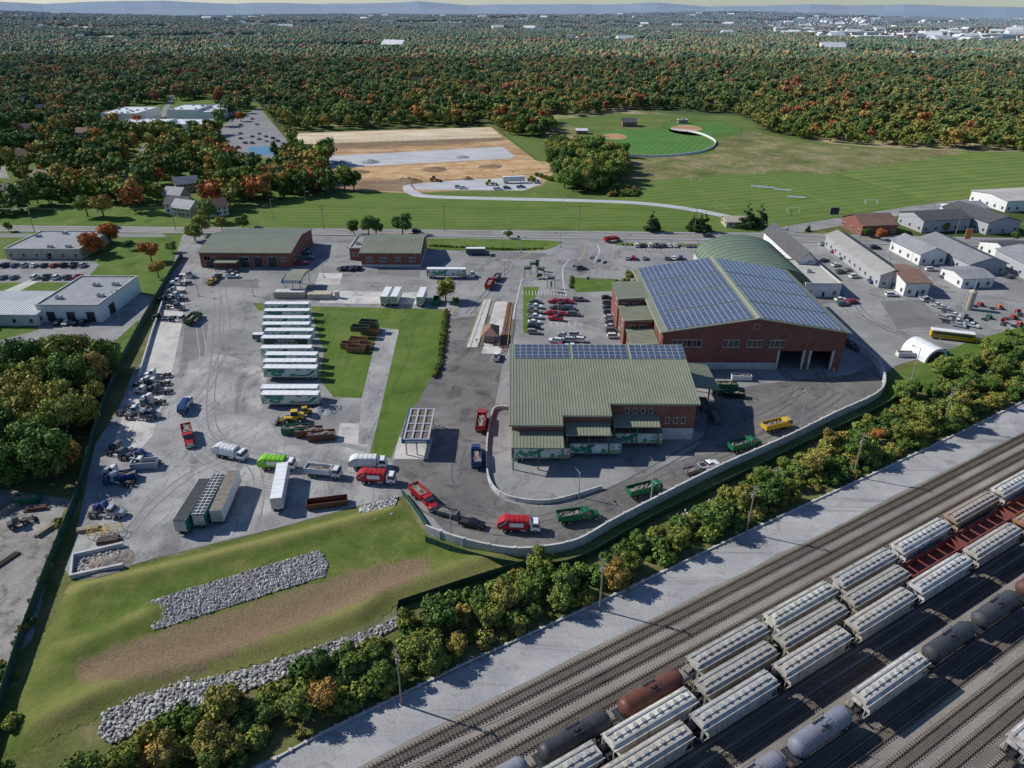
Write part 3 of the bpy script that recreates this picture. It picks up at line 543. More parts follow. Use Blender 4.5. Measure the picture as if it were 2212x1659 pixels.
    for j in range(4):
        s=kd==j; instancer('distant_town',np.c_[X[s],Y[s],hillz(X[s],Y[s]),rng.uniform(.9,1.4,s.sum()),rng.choice([0,1.57,.3,-.4],s.sum())],hm[j],'town_house')
scatter_forest()
for k in range(-3,6):
    c=(k*150+75); P=[]
    for yy in np.linspace(430,1300,30):
        xx=(c-yy*.34)/.94
        if xx<50 and xx>-yy*.85: P.append((xx,yy))
    if len(P)>2 and not pip(np.array([P[0][0]]),np.array([P[0][1]]),OPEN)[0]: strip('suburban_street',P,6,.02,m_street)
def mass(name,poly,sp,protos,s0,s1,pn):
    x,y=sample(poly,sp); k=rng.integers(0,len(protos),len(x))
    for j in range(len(protos)):
        s=k==j
        if s.sum(): instancer(name,np.c_[x[s],y[s],np.zeros(s.sum()),rng.uniform(s0,s1,s.sum()),rng.uniform(0,6.28,s.sum())],protos[j],pn)
mass('tree_grove',GP([(1185,330),(1215,322),(1330,345),(1352,350),(1340,395),(1300,418),(1220,414),(1200,375)]),6.5,NEAR[:4],.85,1.6,'grove_tree')
mass('tree_grove',GP([(1050,268),(1185,262),(1200,285),(1160,300),(1100,292)]),8,MID[:2]+NEAR[:1],.9,1.4,'grove_tree')
mass('tree_grove',GP([(560,400),(620,375),(705,395),(712,422),(590,430)]),6.5,MID[:3],.9,1.3,'grove_tree')
mass('shrubbery',GP([(1330,405),(1380,412),(1380,425),(1300,425)]),3,SHR,.7,1.2,'shrub')
for (a,b,s) in ((745,410,1.45),(765,412,1.2),(1310,345,1.1),(1345,340,1.2),(1150,395,.5)):
    X,Y=G(a,b); obj('deciduous_tree',random.choice(NEAR),(X,Y,0),random.random()*6,scale=s)
STRIP=GP([(60,1760),(150,1680),(250,1625),(430,1540),(600,1480),(800,1400),(880,1352),(1150,1242),(1250,1236),(1500,1112),(1700,1002),(1900,905),(2010,850),(2150,760),(2260,720),(2500,660),(2560,740),(2212,858),(1900,1006),(1600,1140),(1330,1268),(1000,1422),(870,1484),(700,1566),(560,1640),(420,1760)])
mass('shrubbery',STRIP,2.7,SHR[:2]*3+SHR[2:],.4,1.4,'shrub')
mass('shrubbery',STRIP,5.6,NEAR[:4]+NEARY+NEARA[:1],.32,.74,'scrub_tree')
mass('shrubbery',GP([(1930,880),(2150,770),(2300,720),(2500,700),(2500,640),(2212,715),(2100,762),(1960,850)]),4.,NEAR[:2]+SHR[:3],.5,.8,'scrub_tree')
for poly,sp,s0,s1 in ((GP([(-200,830),(60,800),(200,775),(258,790),(225,860),(190,960),(165,1040),(120,1075),(-200,1080)]),6.0,.7,1.35),(GP([(-600,690),(-100,700),(-100,800),(-600,820)]),8,1.,1.4)):
    mass('tree_grove',poly,sp,NEAR[:4]+NEARY,s0,s1,'grove_tree')
mass('shrubbery',GP([(-100,1440),(20,1430),(60,1300),(115,1180),(130,1120),(142,1120),(70,1370),(25,1500),(-100,1560)]),2.6,SHR[2:],.3,.7,'shrub')
mass('shrubbery',GP([(-100,1600),(30,1560),(30,1680),(-100,1700)]),3.,SHR[:3]+NEAR[:1],.5,.9,'shrub')
for (a,b,s,kd) in ((200,552,1.15,'o'),(240,525,1.05,'o'),(215,545,.7,'o'),(328,565,.95,'a'),(343,600,.75,'a'),(422,520,1.,'n'),(438,508,1.1,'n'),(452,480,1.2,'n'),(372,545,.6,'n'),(480,497,.7,'n'),(526,494,.8,'n'),(765,506,.75,'n'),(797,508,1.0,'n'),(813,508,.9,'n'),(870,506,1.2,'n'),(963,650,.95,'n'),(1165,602,.3,'n'),(225,470,1.3,'a'),(190,468,1.2,'a'),(1525,540,.45,'n'),(1100,515,.4,'n'),(1360,608,.55,'n'),(1350,625,.5,'n'),(1870,512,.5,'a'),(1900,518,.6,'o'),(2040,500,.5,'n'),(985,660,.35,'n'),(280,540,.5,'a'),(20,500,.5,'n'),(2190,520,.5,'n'),(300,275,1.2,'o'),(520,262,1.,'o'),(130,205,1.3,'o'),(235,262,1.1,'o'),(610,240,1.,'o'),(540,180,1.2,'o'),(170,400,1.,'o'),(350,330,1.1,'o')):
    X,Y=G(a,b); me={'o':ORG,'a':random.choice(NEARA),'n':random.choice(NEAR)}[kd]; obj('autumn_tree' if kd=='o' else 'deciduous_tree',me,(X,Y,0),random.random()*6,scale=s*.95)
for (a,b,s) in ((1408,500,1.1),(1497,498,.9),(1520,500,1.0),(1612,492,1.25),(1640,490,1.2),(1510,500,1.),(1745,500,.4)):
    X,Y=G(a,b); obj('pine_tree',random.choice(PINE),(X,Y,0),random.random()*6,scale=(s,s,s*.85))
def hedge(pts,s,sp):
    w=GP(pts); out=[]
    for a,b in zip(w[:-1],w[1:]):
        a=Vector(a);b=Vector(b);n=max(1,int((b-a).length/sp))
        for i in range(n): q=a+(b-a)*i/n; out.append((q.x+random.uniform(-.2,.2),q.y+random.uniform(-.2,.2),0,s*random.uniform(.8,1.2),random.random()*6))
    instancer('hedge',out,SHR[0],'hedge_shrub')
hedge([(964,672),(950,790),(935,820)],.55,1.3); hedge([(930,532),(1100,540),(1180,538)],.4,1.5); hedge([(1160,660),(1148,720)],.35,1.5); hedge([(1235,600),(1232,625)],.4,1.5)
hedge([(1345,530),(1500,534)],.4,2.2); hedge([(1160,380),(1195,392)],.9,2)

# ---------------------------------------------------------------- buildings
def win(mb,side,a,b,z0,z1,x0,x1,y0,y1,gi,fi,nm=3):
    def B(p0,p1,q0,q1,d0,d1,mi):
        if side=='S': mb.box(x0+p0,x0+p1,y0-d1,y0-d0,q0,q1,mi)
        elif side=='N': mb.box(x0+p0,x0+p1,y1+d0,y1+d1,q0,q1,mi)
        elif side=='W': mb.box(x0-d1,x0-d0,y0+p0,y0+p1,q0,q1,mi)
        else: mb.box(x1+d0,x1+d1,y0+p0,y0+p1,q0,q1,mi)
    B(a,b,z0,z1,.01,.05,gi)
    B(a-.12,b+.12,z1,z1+.15,.01,.14,fi); B(a-.12,b+.12,z0-.15,z0,.01,.18,fi)
    for i in range(nm+1):
        q=a+(b-a)*i/nm; B(q-.05,q+.05,z0,z1,.06,.11,fi)
def building(name,x0,x1,y0,y1,ev,rg,axis,wall,roof,seam=None,wins=(),doors=(),plinth=0,oh=.6,rz=0,step=1.0):
    cx,cy=(x0+x1)/2,(y0+y1)/2; e=empty(name,(cx,cy,0),rz); x0-=cx;x1-=cx;y0-=cy;y1-=cy
    w=MB(); w.box(x0,x1,y0,y1,0,ev,0)
    if plinth: w.box(x0-.06,x1+.06,y0-.06,y1+.06,0,plinth,1)
    r=MB()
    if rg>ev and axis in 'xy':
        if axis=='x':
            m=(y0+y1)/2; w.prism([(y0,ev),(y1,ev),(m,rg-.05)],x0,x1,'x',0)
            sl=(rg-ev)/(m-y0)
            for sgn,ye in ((-1,y0-oh),(1,y1+oh)):
                zl=ev-sl*oh
                r.add([(x0-oh,ye,zl+.05),(x1+oh,ye,zl+.05),(x1+oh,m,rg+.05),(x0-oh,m,rg+.05),(x0-oh,ye,zl+.3),(x1+oh,ye,zl+.3),(x1+oh,m,rg+.3),(x0-oh,m,rg+.3)],[(0,1,2,3),(7,6,5,4),(0,4,5,1),(1,5,6,2),(3,2,6,7),(0,3,7,4)],0)
                if seam:
                    q=x0-oh+.3
                    while q<x1+oh: r.hexa([(q-.05,ye,zl+.3),(q+.05,ye,zl+.3),(q+.05,m,rg+.3),(q-.05,m,rg+.3)],[(q-.05,ye,zl+.42),(q+.05,ye,zl+.42),(q+.05,m,rg+.42),(q-.05,m,rg+.42)],1); q+=step
        else:
            m=(x0+x1)/2; w.prism([(x0,ev),(x1,ev),(m,rg-.05)],y0,y1,'y',0); sl=(rg-ev)/(m-x0)
            for sgn,xe in ((-1,x0-oh),(1,x1+oh)):
                zl=ev-sl*oh
                r.add([(xe,y0-oh,zl+.05),(xe,y1+oh,zl+.05),(m,y1+oh,rg+.05),(m,y0-oh,rg+.05),(xe,y0-oh,zl+.3),(xe,y1+oh,zl+.3),(m,y1+oh,rg+.3),(m,y0-oh,rg+.3)],[(0,1,2,3),(7,6,5,4),(0,4,5,1),(1,5,6,2),(3,2,6,7),(0,3,7,4)],0)
                if seam:
                    q=y0-oh+.3
                    while q<y1+oh: r.hexa([(xe,q-.05,zl+.3),(m,q-.05,rg+.3),(m,q+.05,rg+.3),(xe,q+.05,zl+.3)],[(xe,q-.05,zl+.42),(m,q-.05,rg+.42),(m,q+.05,rg+.42),(xe,q+.05,zl+.42)],1); q+=step
    else:
        r.box(x0-.02,x1+.02,y0-.02,y1+.02,ev,ev+.12,0)
        for bx in ((x0-.1,x1+.1,y0-.1,y0+.3),(x0-.1,x1+.1,y1-.3,y1+.1),(x0-.1,x0+.3,y0+.31,y1-.31),(x1-.3,x1+.1,y0+.31,y1-.31)): r.box(*bx,ev+.13,ev+.6,1)
        nx=max(1,int((x1-x0)*(y1-y0)/150))
        for i in range(min(nx,9)):
            ux=random.uniform(x0+2,x1-4);uy=random.uniform(y0+2,y1-3) if y1-y0>6 else (y0+y1)/2-1
            r.box(ux,ux+2,uy,uy+1.6,ev+.12,ev+1.3,2); r.box(ux+.3,ux+.9,uy+.3,uy+.9,ev+1.3,ev+1.45,3)
    obj('walls',w.mesh('walls',[wall,m_cwall]),parent=e); obj('roof',r.mesh('roof',[roof,seam or m_frame,m_steel,m_dsteel]),parent=e)
    d=MB()
    for (s,a,b,z0,z1,*nm) in wins: win(d,s,a,b,z0,z1,x0,x1,y0,y1,0,1,nm[0] if nm else 3)
    if wins: obj('windows',d.mesh('windows',[m_glass,m_frame]),parent=e)
    d=MB()
    for (s,a,b,h) in doors:
        win(d,s,a,b,0.15,h,x0,x1,y0,y1,0,1,1)
    if doors: obj('doors',d.mesh('doors',[m_dsteel,m_frame]),parent=e)
    return e
def wrow(side,L,n,w,z0,z1,m=2.,nm=2):
    return [(side,m+(L-2*m-w)*i/max(1,n-1),m+(L-2*m-w)*i/max(1,n-1)+w,z0,z1,nm) for i in range(n)]
a=G(436,578);b_=G(632,578); W1=b_[0]-a[0]
building('brick_maintenance_building',a[0],b_[0],a[1],a[1]+36,6.6,9.2,'x',m_brick,m_olive,m_oliver,wins=[('E',4,7,2,4),('E',10,13,2,4),('E',18,21,2,4)]+wrow('S',W1,3,2.5,3.2,4.6),doors=[('S',2,6,4.6),('S',W1-10,W1-6,4.8),('S',W1-16,W1-12,4.8),('S',W1-22,W1-18,4.8)])
e=MB(); e.box(a[0]+7.5,a[0]+17,a[1]-5,a[1]-.2,3.6,3.9,0); [e.box(a[0]+q,a[0]+q+.3,a[1]-4.8,a[1]-4.5,0,3.6,1) for q in (7.6,12,16.5)]; obj('entrance_canopy',e.mesh('entrance_canopy',[m_olive,m_brick]))
a=G(782,577);b_=G(908,577); W2=b_[0]-a[0]
building('brick_office_building',a[0],b_[0],a[1],a[1]+27,6.3,9.0,'x',m_brick,m_olive,m_oliver,wins=wrow('S',W2,4,2.6,2.6,4.4,2,4)+wrow('E',27,4,2,2.4,4.2),doors=[('S',W2-3.5,W2-2.4,2.4)],plinth=1.2)
a=G(757,562); building('brick_annex',a[0],G(783,562)[0]-.1,a[1],a[1]+19,5.2,5.2,'f',m_brick,m_groof,wins=wrow('S',5,2,1.,2,3.6,1),doors=[('W',4,5.2,2.4)])
def solar_panels(parent,O,A,B,nx,ny,ux,uy,gapx=None,name='solar_panels',skip=None):
    O=Vector(O);A=Vector(A).normalized();B=Vector(B).normalized();N=A.cross(B).normalized()
    if N.z<0:N=-N
    m=MB()
    for i in range(nx):
        gx=sum(.9 for g in (gapx or []) if i>=g)
        for j in range(ny):
            if skip and skip(i,j): continue
            o=O+A*(i*ux+gx)+B*(j*uy)
            q=lambda s,t,h:o+A*s+B*t+N*h
            w,hh=ux-.08,uy-.08
            m.hexa([q(0,0,.05),q(w,0,.05),q(w,hh,.05),q(0,hh,.05)],[q(0,0,.12),q(w,0,.12),q(w,hh,.12),q(0,hh,.12)],1)
            m.add([q(.06,.06,.135),q(w-.06,.06,.135),q(w-.06,hh-.06,.135),q(.06,hh-.06,.135)],[(0,1,2,3)],0)
    obj(name,m.mesh(name,[m_solar,m_solarF]),parent=parent)
def hall():
    x0,x1,y0,y1,ev,rg=46.,102.,198.,255.,12.5,17.
    e=empty('solar_roof_hall',(0,0,0)); w=MB(); t=.5; mx=(x0+x1)/2
    ops=[(x1-19.5,x1-12.5,6.2),(x1-9.5,x1-3.5,6.2)]
    xs=x0
    for a,b,h in ops:
        w.box(xs,a,y0,y0+t,0,ev,0); w.box(a,b,y0,y0+t,h,ev,0); xs=b
    w.box(xs,x1,y0,y0+t,0,ev,0)
    w.box(x0,x1,y1-t,y1,0,ev,0); w.box(x0,x0+t,y0+t,y1-t,0,ev,0); w.box(x1-t,x1,y0+t,y1-t,0,ev,0)
    w.prism([(x0,ev),(x1,ev),(mx,rg)],y0,y0+t,'y',0); w.prism([(x0,ev),(x1,ev),(mx,rg)],y1-t,y1,'y',0)
    w.box(x0-.1,ops[0][0]-.6,y0-.18,y0,0,2.2,1); w.box(x1,x1+.12,y0,y1,0,2.2,1)
    for q in (ops[0][0]-.6,ops[0][1]+.2,ops[1][0]-.8,ops[1][1]+.2): w.box(q,q+.6,y0-.35,y0,0,6.5,1)
    w.box(x0+.5,x1-.5,y0+12,y0+12.3,0,9,2)
    for i in range(7):
        q=x0+i*(x1-x0-.6)/6; w.box(q,q+.6,y0-.12,y0,2.3 if q<ops[0][0]-1 else 6.6,ev-.4,0)
    for i in range(9):
        q=y0+1+i*6.8; w.box(x0-.15,x0,q,q+.6,0,ev-.3,0); w.box(x1,x1+.2,q,q+.6,2.3,ev-.3,0)
    obj('walls',w.mesh('walls',[m_brick2,m_cwall,m_dsteel]),parent=e)
    r=MB(); oh=1.; sl=(rg-ev)/(mx-x0)
    for xe in (x0-oh,x1+oh):
        zl=ev-sl*oh
        r.hexa([(xe,y0-oh,zl+.05),(mx,y0-oh,rg+.05),(mx,y1+oh,rg+.05),(xe,y1+oh,zl+.05)],[(xe,y0-oh,zl+.35),(mx,y0-oh,rg+.35),(mx,y1+oh,rg+.35),(xe,y1+oh,zl+.35)],0)
        q=y0-oh+.3
        while q<y1+oh: r.hexa([(xe,q-.05,zl+.35),(mx,q-.05,rg+.35),(mx,q+.05,rg+.35),(xe,q+.05,zl+.35)],[(xe,q-.05,zl+.42),(mx,q-.05,rg+.42),(mx,q+.05,rg+.42),(xe,q+.05,zl+.42)],1); q+=1.2
    r.box(mx-.5,mx+.5,y0-oh,y1+oh,rg+.36,rg+.62,1)
    for xe in (x0-oh,x1+oh): r.box(xe-.15,xe+.15,y0-oh,y1+oh,ev-sl*oh-.2,ev-sl*oh+.04,1)
    obj('roof',r.mesh('roof',[m_olive,m_oliver]),parent=e)
    for sgn,xe in ((1,x0),(-1,x1)):
        up=Vector((mx-xe,0,rg-ev)).normalized()
        O=Vector((xe,y0-.2,ev+.42))+up*1.0
        solar_panels(e,O,(0,1,0),up,33,15,1.66,1.74,gapx=[8,16,24])
    d=MB()
    for a,b in ((3,12),(18.5,23.5),(26,30.5),(33,37.5)): win(d,'S',a,b,7.6,9.8,x0,x1,y0,y1,0,1,6 if b-a>6 else 3)
    for i in range(7): win(d,'E',4+i*7.2,8+i*7.2,7.6,9.6,x0,x1,y0,y1,0,1,3)
    for i in range(4): win(d,'W',34+i*5,37+i*5,9.,10.8,x0,x1,y0,y1,0,1,3)
    for k in range(12):
        an=k*math.pi/6; d.cyl((mx+math.cos(an)*1.,y0-.2,rg-2.6+math.sin(an)*1.),(mx+math.cos(an+.52)*1.,y0-.2,rg-2.6+math.sin(an+.52)*1.),.1,n=4,mi=1)
    obj('windows',d.mesh('windows',[m_glass,m_frame,m_brick]),parent=e)
    f=MB()
    for q in (ops[0][0]-1.2,ops[0][1]+1.4,ops[1][0]-1.6,ops[1][1]+1.2): f.cyl((q,y0-1.5,0),(q,y0-1.5,1.4),.25,n=8)
    obj('bollards',f.mesh('bollards',[m_ypaint]),parent=e)
    for i,(a,b,c,d2,h) in enumerate(((37.5,45.7,201,213,6.5),(36.5,45.7,213.2,226,9.5),(36,45.7,226.2,242,12.))):
        q=MB(); q.box(a,b,c,d2,0,h,0); obj('wing_walls',q.mesh('wing_walls',[m_brick2]),parent=e)
        q=MB(); q.hexa([(a-.5,c-.5,h+.01),(b,c-.5,h+.01),(b,d2,h+.01),(a-.5,d2,h+.01)],[(a-.5,c-.5,h+.3),(b,c-.5,h+.9),(b,d2,h+.9),(a-.5,d2,h+.3)],0)
        for k in range(1,int(d2-c)): q.hexa([(a-.5,c+k-.05,h+.3),(b,c+k-.05,h+.9),(b,c+k+.05,h+.9),(a-.5,c+k+.05,h+.3)],[(a-.5,c+k-.05,h+.4),(b,c+k-.05,h+1.),(b,c+k+.05,h+1.),(a-.5,c+k+.05,h+.4)],1)
        obj('wing_roof',q.mesh('wing_roof',[m_olive,m_oliver]),parent=e)
        q=MB(); win(q,'S',1.5,3.5,h-3,h-1.4,a,b,c,d2,0,1,2); win(q,'S',5,7,h-3,h-1.4,a,b,c,d2,0,1,2); win(q,'W',2,5,h-3,h-1.4,a,b,c,d2,0,1,2); win(q,'W',7,10,1,3,a,b,c,d2,0,1,2); obj('wing_windows',q.mesh('wing_windows',[m_glass,m_frame]),parent=e)
hall()
def transfer():
    e=empty('transfer_building'); w=MB(); yb=181.; zr=15.2
    secs=[(0.,12.6,148.8),(12.6,24.8,152.4),(24.8,47.,157.)]
    sl=(zr-11.)/(yb-157.)
    r=MB(); wn=MB()
    for i,(a,b,yf) in enumerate(secs):
        zf=zr-sl*(yb-yf)
        w.prism([(yf,0),(yb,0),(yb,zr),(yf,zf)],a+(.0 if i==0 else .003),b,'x',0)
        w.box(a-(.08 if i==0 else 0),b+(.08 if i==2 else 0),yf-.08,yf,0,3.4,1)
        yo=yf-.8; zo=zr-sl*(yb-yo); xa=a-(.8 if i==0 else 0); xb=b+(.8 if i==2 else 0)
        r.hexa([(xa,yo,zo+.05),(xb,yo,zo+.05),(xb,yb+.8,zr+sl*.8+.05),(xa,yb+.8,zr+sl*.8+.05)],[(xa,yo,zo+.35),(xb,yo,zo+.35),(xb,yb+.8,zr+sl*.8+.35),(xa,yb+.8,zr+sl*.8+.35)],0)
        r.box(xa,xb,yo-.12,yo-.005,zo-.15,zo+.38,1)
        q=xa+.3
        while q<xb: r.hexa([(q-.05,yo,zo+.35),(q+.05,yo,zo+.35),(q+.05,yb+.8,zr+sl*.8+.35),(q-.05,yb+.8,zr+sl*.8+.35)],[(q-.05,yo,zo+.46),(q+.05,yo,zo+.46),(q+.05,yb+.8,zr+sl*.8+.46),(q-.05,yb+.8,zr+sl*.8+.46)],1); q+=.75
    w.box(47.,47.1,157,yb,0,3.4,1)
    obj('walls',w.mesh('walls',[m_brick,m_cwall]),parent=e); obj('roof',r.mesh('roof',[m_olive,m_oliver]),parent=e)
    solar_panels(e,(.6,yb-6.0,zr-sl*6+.45),(1,0,0),(0,1,sl),27,4,1.68,1.62,gapx=[9,18])
    c=MB()
    for (a,b,y1_,y0_,z) in ((.0,12.6,148.6,142.6,6.3),(13.2,24.4,152.2,147.5,6.8),(25.6,37.4,156.8,152.2,6.4)):
        c.hexa([(a,y0_,z),(b,y0_,z),(b,y1_,z+1.1),(a,y1_,z+1.1)],[(a,y0_,z+.25),(b,y0_,z+.25),(b,y1_,z+1.35),(a,y1_,z+1.35)],0)
        q=a+.3
        while q<b: c.hexa([(q-.05,y0_,z+.25),(q+.05,y0_,z+.25),(q+.05,y1_,z+1.35),(q-.05,y1_,z+1.35)],[(q-.05,y0_,z+.35),(q+.05,y0_,z+.35),(q+.05,y1_,z+1.45),(q-.05,y1_,z+1.45)],1); q+=.8
        for q in (a+.2,(a+b)/2,b-.5): c.box(q,q+.3,y0_+.1,y0_+.4,0,z-.01,2)
    obj('dock_canopies',c.mesh('dock_canopies',[m_olive,m_oliver,m_gpost]),parent=e)
    for (a,b,y,z0,z1) in ((1,11.6,148.8,1.2,5.6),(13.6,23.8,152.4,1.2,5.8),(26.5,36.5,157,1.2,5.2)):
        wn.box(a,b,y-.13,y-.09,z0,z1,2)  # flat dark panels painting in the shade of dock openings, no real recess
    for q in (39.5,41.6,43.6): win(wn,'S',q,q+1,5,6.6,0,47,157,yb,0,1,1)
    for q in (31,33,29,35.): win(wn,'S',q,q+.9,8,9.4,0,47,157,yb,0,1,1)
    for q in (3,8,13,18): win(wn,'E',q,q+2.2,6,8,0,47,157,yb,0,1,2)
    wn.box(47.12,47.16,165,172,.2,5.5,2)
    obj('openings',wn.mesh('openings',[m_glass,m_frame,m_dsteel]),parent=e)
    c=MB(); c.hexa([(47.9,171,8.),(57,171,7.),(57,186,7.),(47.9,186,8.)],[(47.9,171,8.3),(57,171,7.3),(57,186,7.3),(47.9,186,8.3)],0)
    for k in range(1,18): c.hexa([(47.9,171+k*.85-.05,8.3),(57,171+k*.85-.05,7.3),(57,171+k*.85+.05,7.3),(47.9,171+k*.85+.05,8.3)],[(47.9,171+k*.85-.05,8.42),(57,171+k*.85-.05,7.42),(57,171+k*.85+.05,7.42),(47.9,171+k*.85+.05,8.42)],1)
    for q in (171.3,178,185.2): c.box(56.2,56.6,q,q+.4,0,6.99,2); c.box(48.3,48.7,q,q+.4,0,7.9,2)
    obj('link_canopy',c.mesh('link_canopy',[m_olive,m_oliver,m_brick]),parent=e)
transfer()
def arch():
    e=empty('arched_storage_building',(99,285,0)); n=18; pr=[(18*math.cos(math.pi*i/n),2.5+8.6*math.sin(math.pi*i/n)) for i in range(n+1)]
    m=MB(); m.prism(pr,-22,22,'y',0)
    for k in range(12):
        yy=-21.8+k*3.9
        for (x0,z0),(x1,z1) in zip(pr[:-1],pr[1:]): m.cyl((x0*1.005,yy,z0+.05),(x1*1.005,yy,z1+.05),.12,n=4,mi=1)
    obj('roof',m.mesh('roof',[m_greenr,m_olive]),parent=e)
    m=MB(); m.box(-18.2,18.2,-21.8,21.8,0,2.5); m.box(-4,4,-22.2,-22.02,0,5,1); obj('walls',m.mesh('walls',[m_cwall,m_dsteel]),parent=e)
arch()
def pxb(name,xa,xb,yb,depth,ev,rg,axis,wall,roof,**k):
    a=G(xa,yb);b=G(xb,yb); L=b[0]-a[0]
    wn=k.pop('wins',None)
    if wn is None: wn=wrow('S',L,max(2,int(L/5)),1.3,1.2,2.6,1.5,1)+wrow('E',depth,max(2,int(depth/5)),1.3,1.2,2.6,1.5,1)+wrow('W',depth,max(2,int(depth/5)),1.3,1.2,2.6,1.5,1)
    dr=k.pop('doors',[('S',L*.5,L*.5+1,2.3)])
    return building(name,a[0],b[0],a[1],a[1]+depth,ev,rg,axis,wall,roof,wins=wn,doors=dr,**k)
pxb('white_farmhouse',1718,1758,597,45,6.5,10.5,'y',m_wwall,m_dkroof)
pxb('white_garage_building',1735,1812,642,30,5.2,5.2,'f',m_wwall,m_tanroof)
pxb('metal_workshop',1896,1950,622,56,5.5,7.5,'y',m_gwall,m_tanroof,seam=m_groof)
pxb('metal_workshop',1950,2002,640,22,5.5,7.2,'x',m_wwall,m_brroof)
pxb('white_shop',1975,2035,572,22,5,7.5,'y',m_wwall,m_groof,rz=.12)
pxb('metal_workshop',2080,2162,592,38,4.5,7,'y',m_gwall,m_groof,seam=m_tanroof,rz=.08)
pxb('metal_workshop',2070,2140,622,14,4.,5.2,'x',m_wwall,m_groof,rz=.08)
pxb('white_shop',2170,2240,570,20,4.5,7,'x',m_wwall,m_dkroof,rz=.1)
pxb('brick_shop',1850,1932,508,18,5,8.5,'x',m_brick,m_brroof,rz=.15)
pxb('motel_building',1975,2090,500,18,6,8.5,'x',m_gwall,m_dkroof,rz=.2)
pxb('motel_building',2110,2190,505,32,6,8.5,'y',m_gwall,m_dkroof,rz=.2)
pxb('white_warehouse',2150,2290,455,26,6,7.5,'x',m_wwall,m_tanroof,rz=.2)
pxb('white_shop',2065,2130,470,16,4.5,6.5,'x',m_wwall,m_groof,rz=.2)
pxb('tan_shed',1568,1622,492,10,3,4.6,'x',m_tanw,m_tanw)
pxb('white_warehouse',2225,2330,610,26,6,8,'y',m_gwall,m_groof)
pxb('low_office_building',16,178,560,28,4.4,4.4,'f',m_tanw,m_groof,doors=[('S',18,20,2.6)])
pxb('white_warehouse',88,222,696,30,6.2,6.2,'f',m_wwall,m_groof,wins=[],doors=[('S',3,6,4),('S',10,13,4),('S',17,20,4),('E',6,10,4)])
pxb('white_warehouse',-160,86,703,22,4.2,4.9,'x',m_wwall,m_wroof,seam=m_gwall)
pxb('dugout_building',1345,1375,274,12,4,7,'x',m_brick,m_dkroof); pxb('dugout_building',1245,1268,290,8,3,4.2,'x',m_brick,m_wroof); pxb('dugout_building',1465,1485,267,6,3.2,3.2,'f',m_groof,m_wroof)
for (a,b,y,d,h) in ((222,300,268,50,9),(256,360,284,26,7),(300,440,282,34,5),(420,470,262,60,8),(365,430,262,40,10),(330,380,290,14,6)):
    pxb('school_building',a,b,y,d,h,h,'f',m_wwall,m_wroof)
for (a,b,s,c) in HOUSES:
    X,Y=G(a,b); w=random.uniform(11,16)
    building('suburban_house',X-w/2,X+w/2,Y,Y+9,5,8.2,'x',[m_wwall,m_tanw,m_gwall][c],[m_dkroof,m_brroof,m_groof][(c+s)%3],wins=wrow('S',w,4,1.2,1,2.3,1.2,1)+wrow('S',w,4,1.2,3.3,4.4,1.2,1),doors=[('S',w/2-.5,w/2+.5,2.2)],rz=random.uniform(-.6,.6))
for (a,b,y,h) in ((1760,1800,70,10),(1812,1890,73,10),(1860,1940,84,9),(1960,2040,80,11),(2050,2150,90,10),(2130,2230,84,12),(2000,2060,74,9),(1690,1740,60,10),(820,850,52,10)):
    k_=pxb('distant_warehouse',a,b,y,90,h,h,'f',m_wwall,m_wroof,doors=[]); k_.location.z=float(hillz(np.array([k_.location.x]),np.array([k_.location.y]))[0])
m_weath=flat('weathered_deck',(.15,.12,.09),.8,0,.4,.5)
def canopy(name,x0,x1,y0,y1,z,roofm,posts=6,grid=None,fascia=None,rgz=0):
    e=empty(name,((x0+x1)/2,(y0+y1)/2,0)); hx,hy=(x1-x0)/2,(y1-y0)/2; m=MB()
    if grid:
        nx,ny=grid
        for i in range(nx+1): q=-hx+2*hx*i/nx; m.box(q-.22,q+.22,-hy,hy,z,z+.5,0)
        for j in range(ny+1): q=-hy+2*hy*j/ny; m.box(-hx-.2,hx+.2,q-.2,q+.2,z+.02,z+.45,0)
        m.box(-hx,hx,-hy,hy,z+.12,z+.2,1)
    else:
        m.prism([(-hy,z),(hy,z),(hy,z+.3),(0,z+.3+rgz),(-hy,z+.3)],-hx,hx,'x',0)
    if fascia:
        m.box(-hx-.5,hx+.5,-hy-.6,-hy-.35,z-.5,z+.6,2); m.box(-hx-.6,-hx-.4,-hy-.3,hy,z-.3,z+.6,2)
        for q in np.linspace(-hx+.5,hx-.9,8): m.box(q,q+.5,-hy-.64,-hy-.605,z-.25,z+.35,3)
    obj('roof',m.mesh('roof',[roofm,m_weath,fascia or roofm,m_white]),parent=e); m=MB()
    for i in range(posts//2):
        q=-hx+.4+(2*hx-.8)*i/(posts//2-1)
        for yy in (-hy+.4,hy-.4): m.cyl((q,yy,0),(q,yy,z-.001),.18,n=6)
    obj('posts',m.mesh('posts',[m_steel]),parent=e)
a=G(872,947,5.2);b_=G(946,882,5.2); canopy('weighbridge_canopy',a[0],b_[0]-1.,a[1],b_[1],4.6,m_gwall,6,(3,4),m_blue)
a=G(600,608,5.5);b_=G(690,583,5.5); canopy('fuel_canopy',a[0]+2,b_[0]-4,a[1],b_[1],5.5,m_olive,6,None,m_blue,.8)
a=G(598,645)
m=MB(); m.box(0,12,0,4,.0,2.4,0); m.box(13,22,-1,3,0,2.2,0); m.box(.2,11.8,.2,3.8,2.4,2.6,1); m.cyl((24,1,0),(24,1,2.8),1.1,n=12,mi=1); obj('fuel_tank_enclosure',m.mesh('fuel_tank_enclosure',[m_tanw,m_cwall]),(a[0]-1,a[1],0))
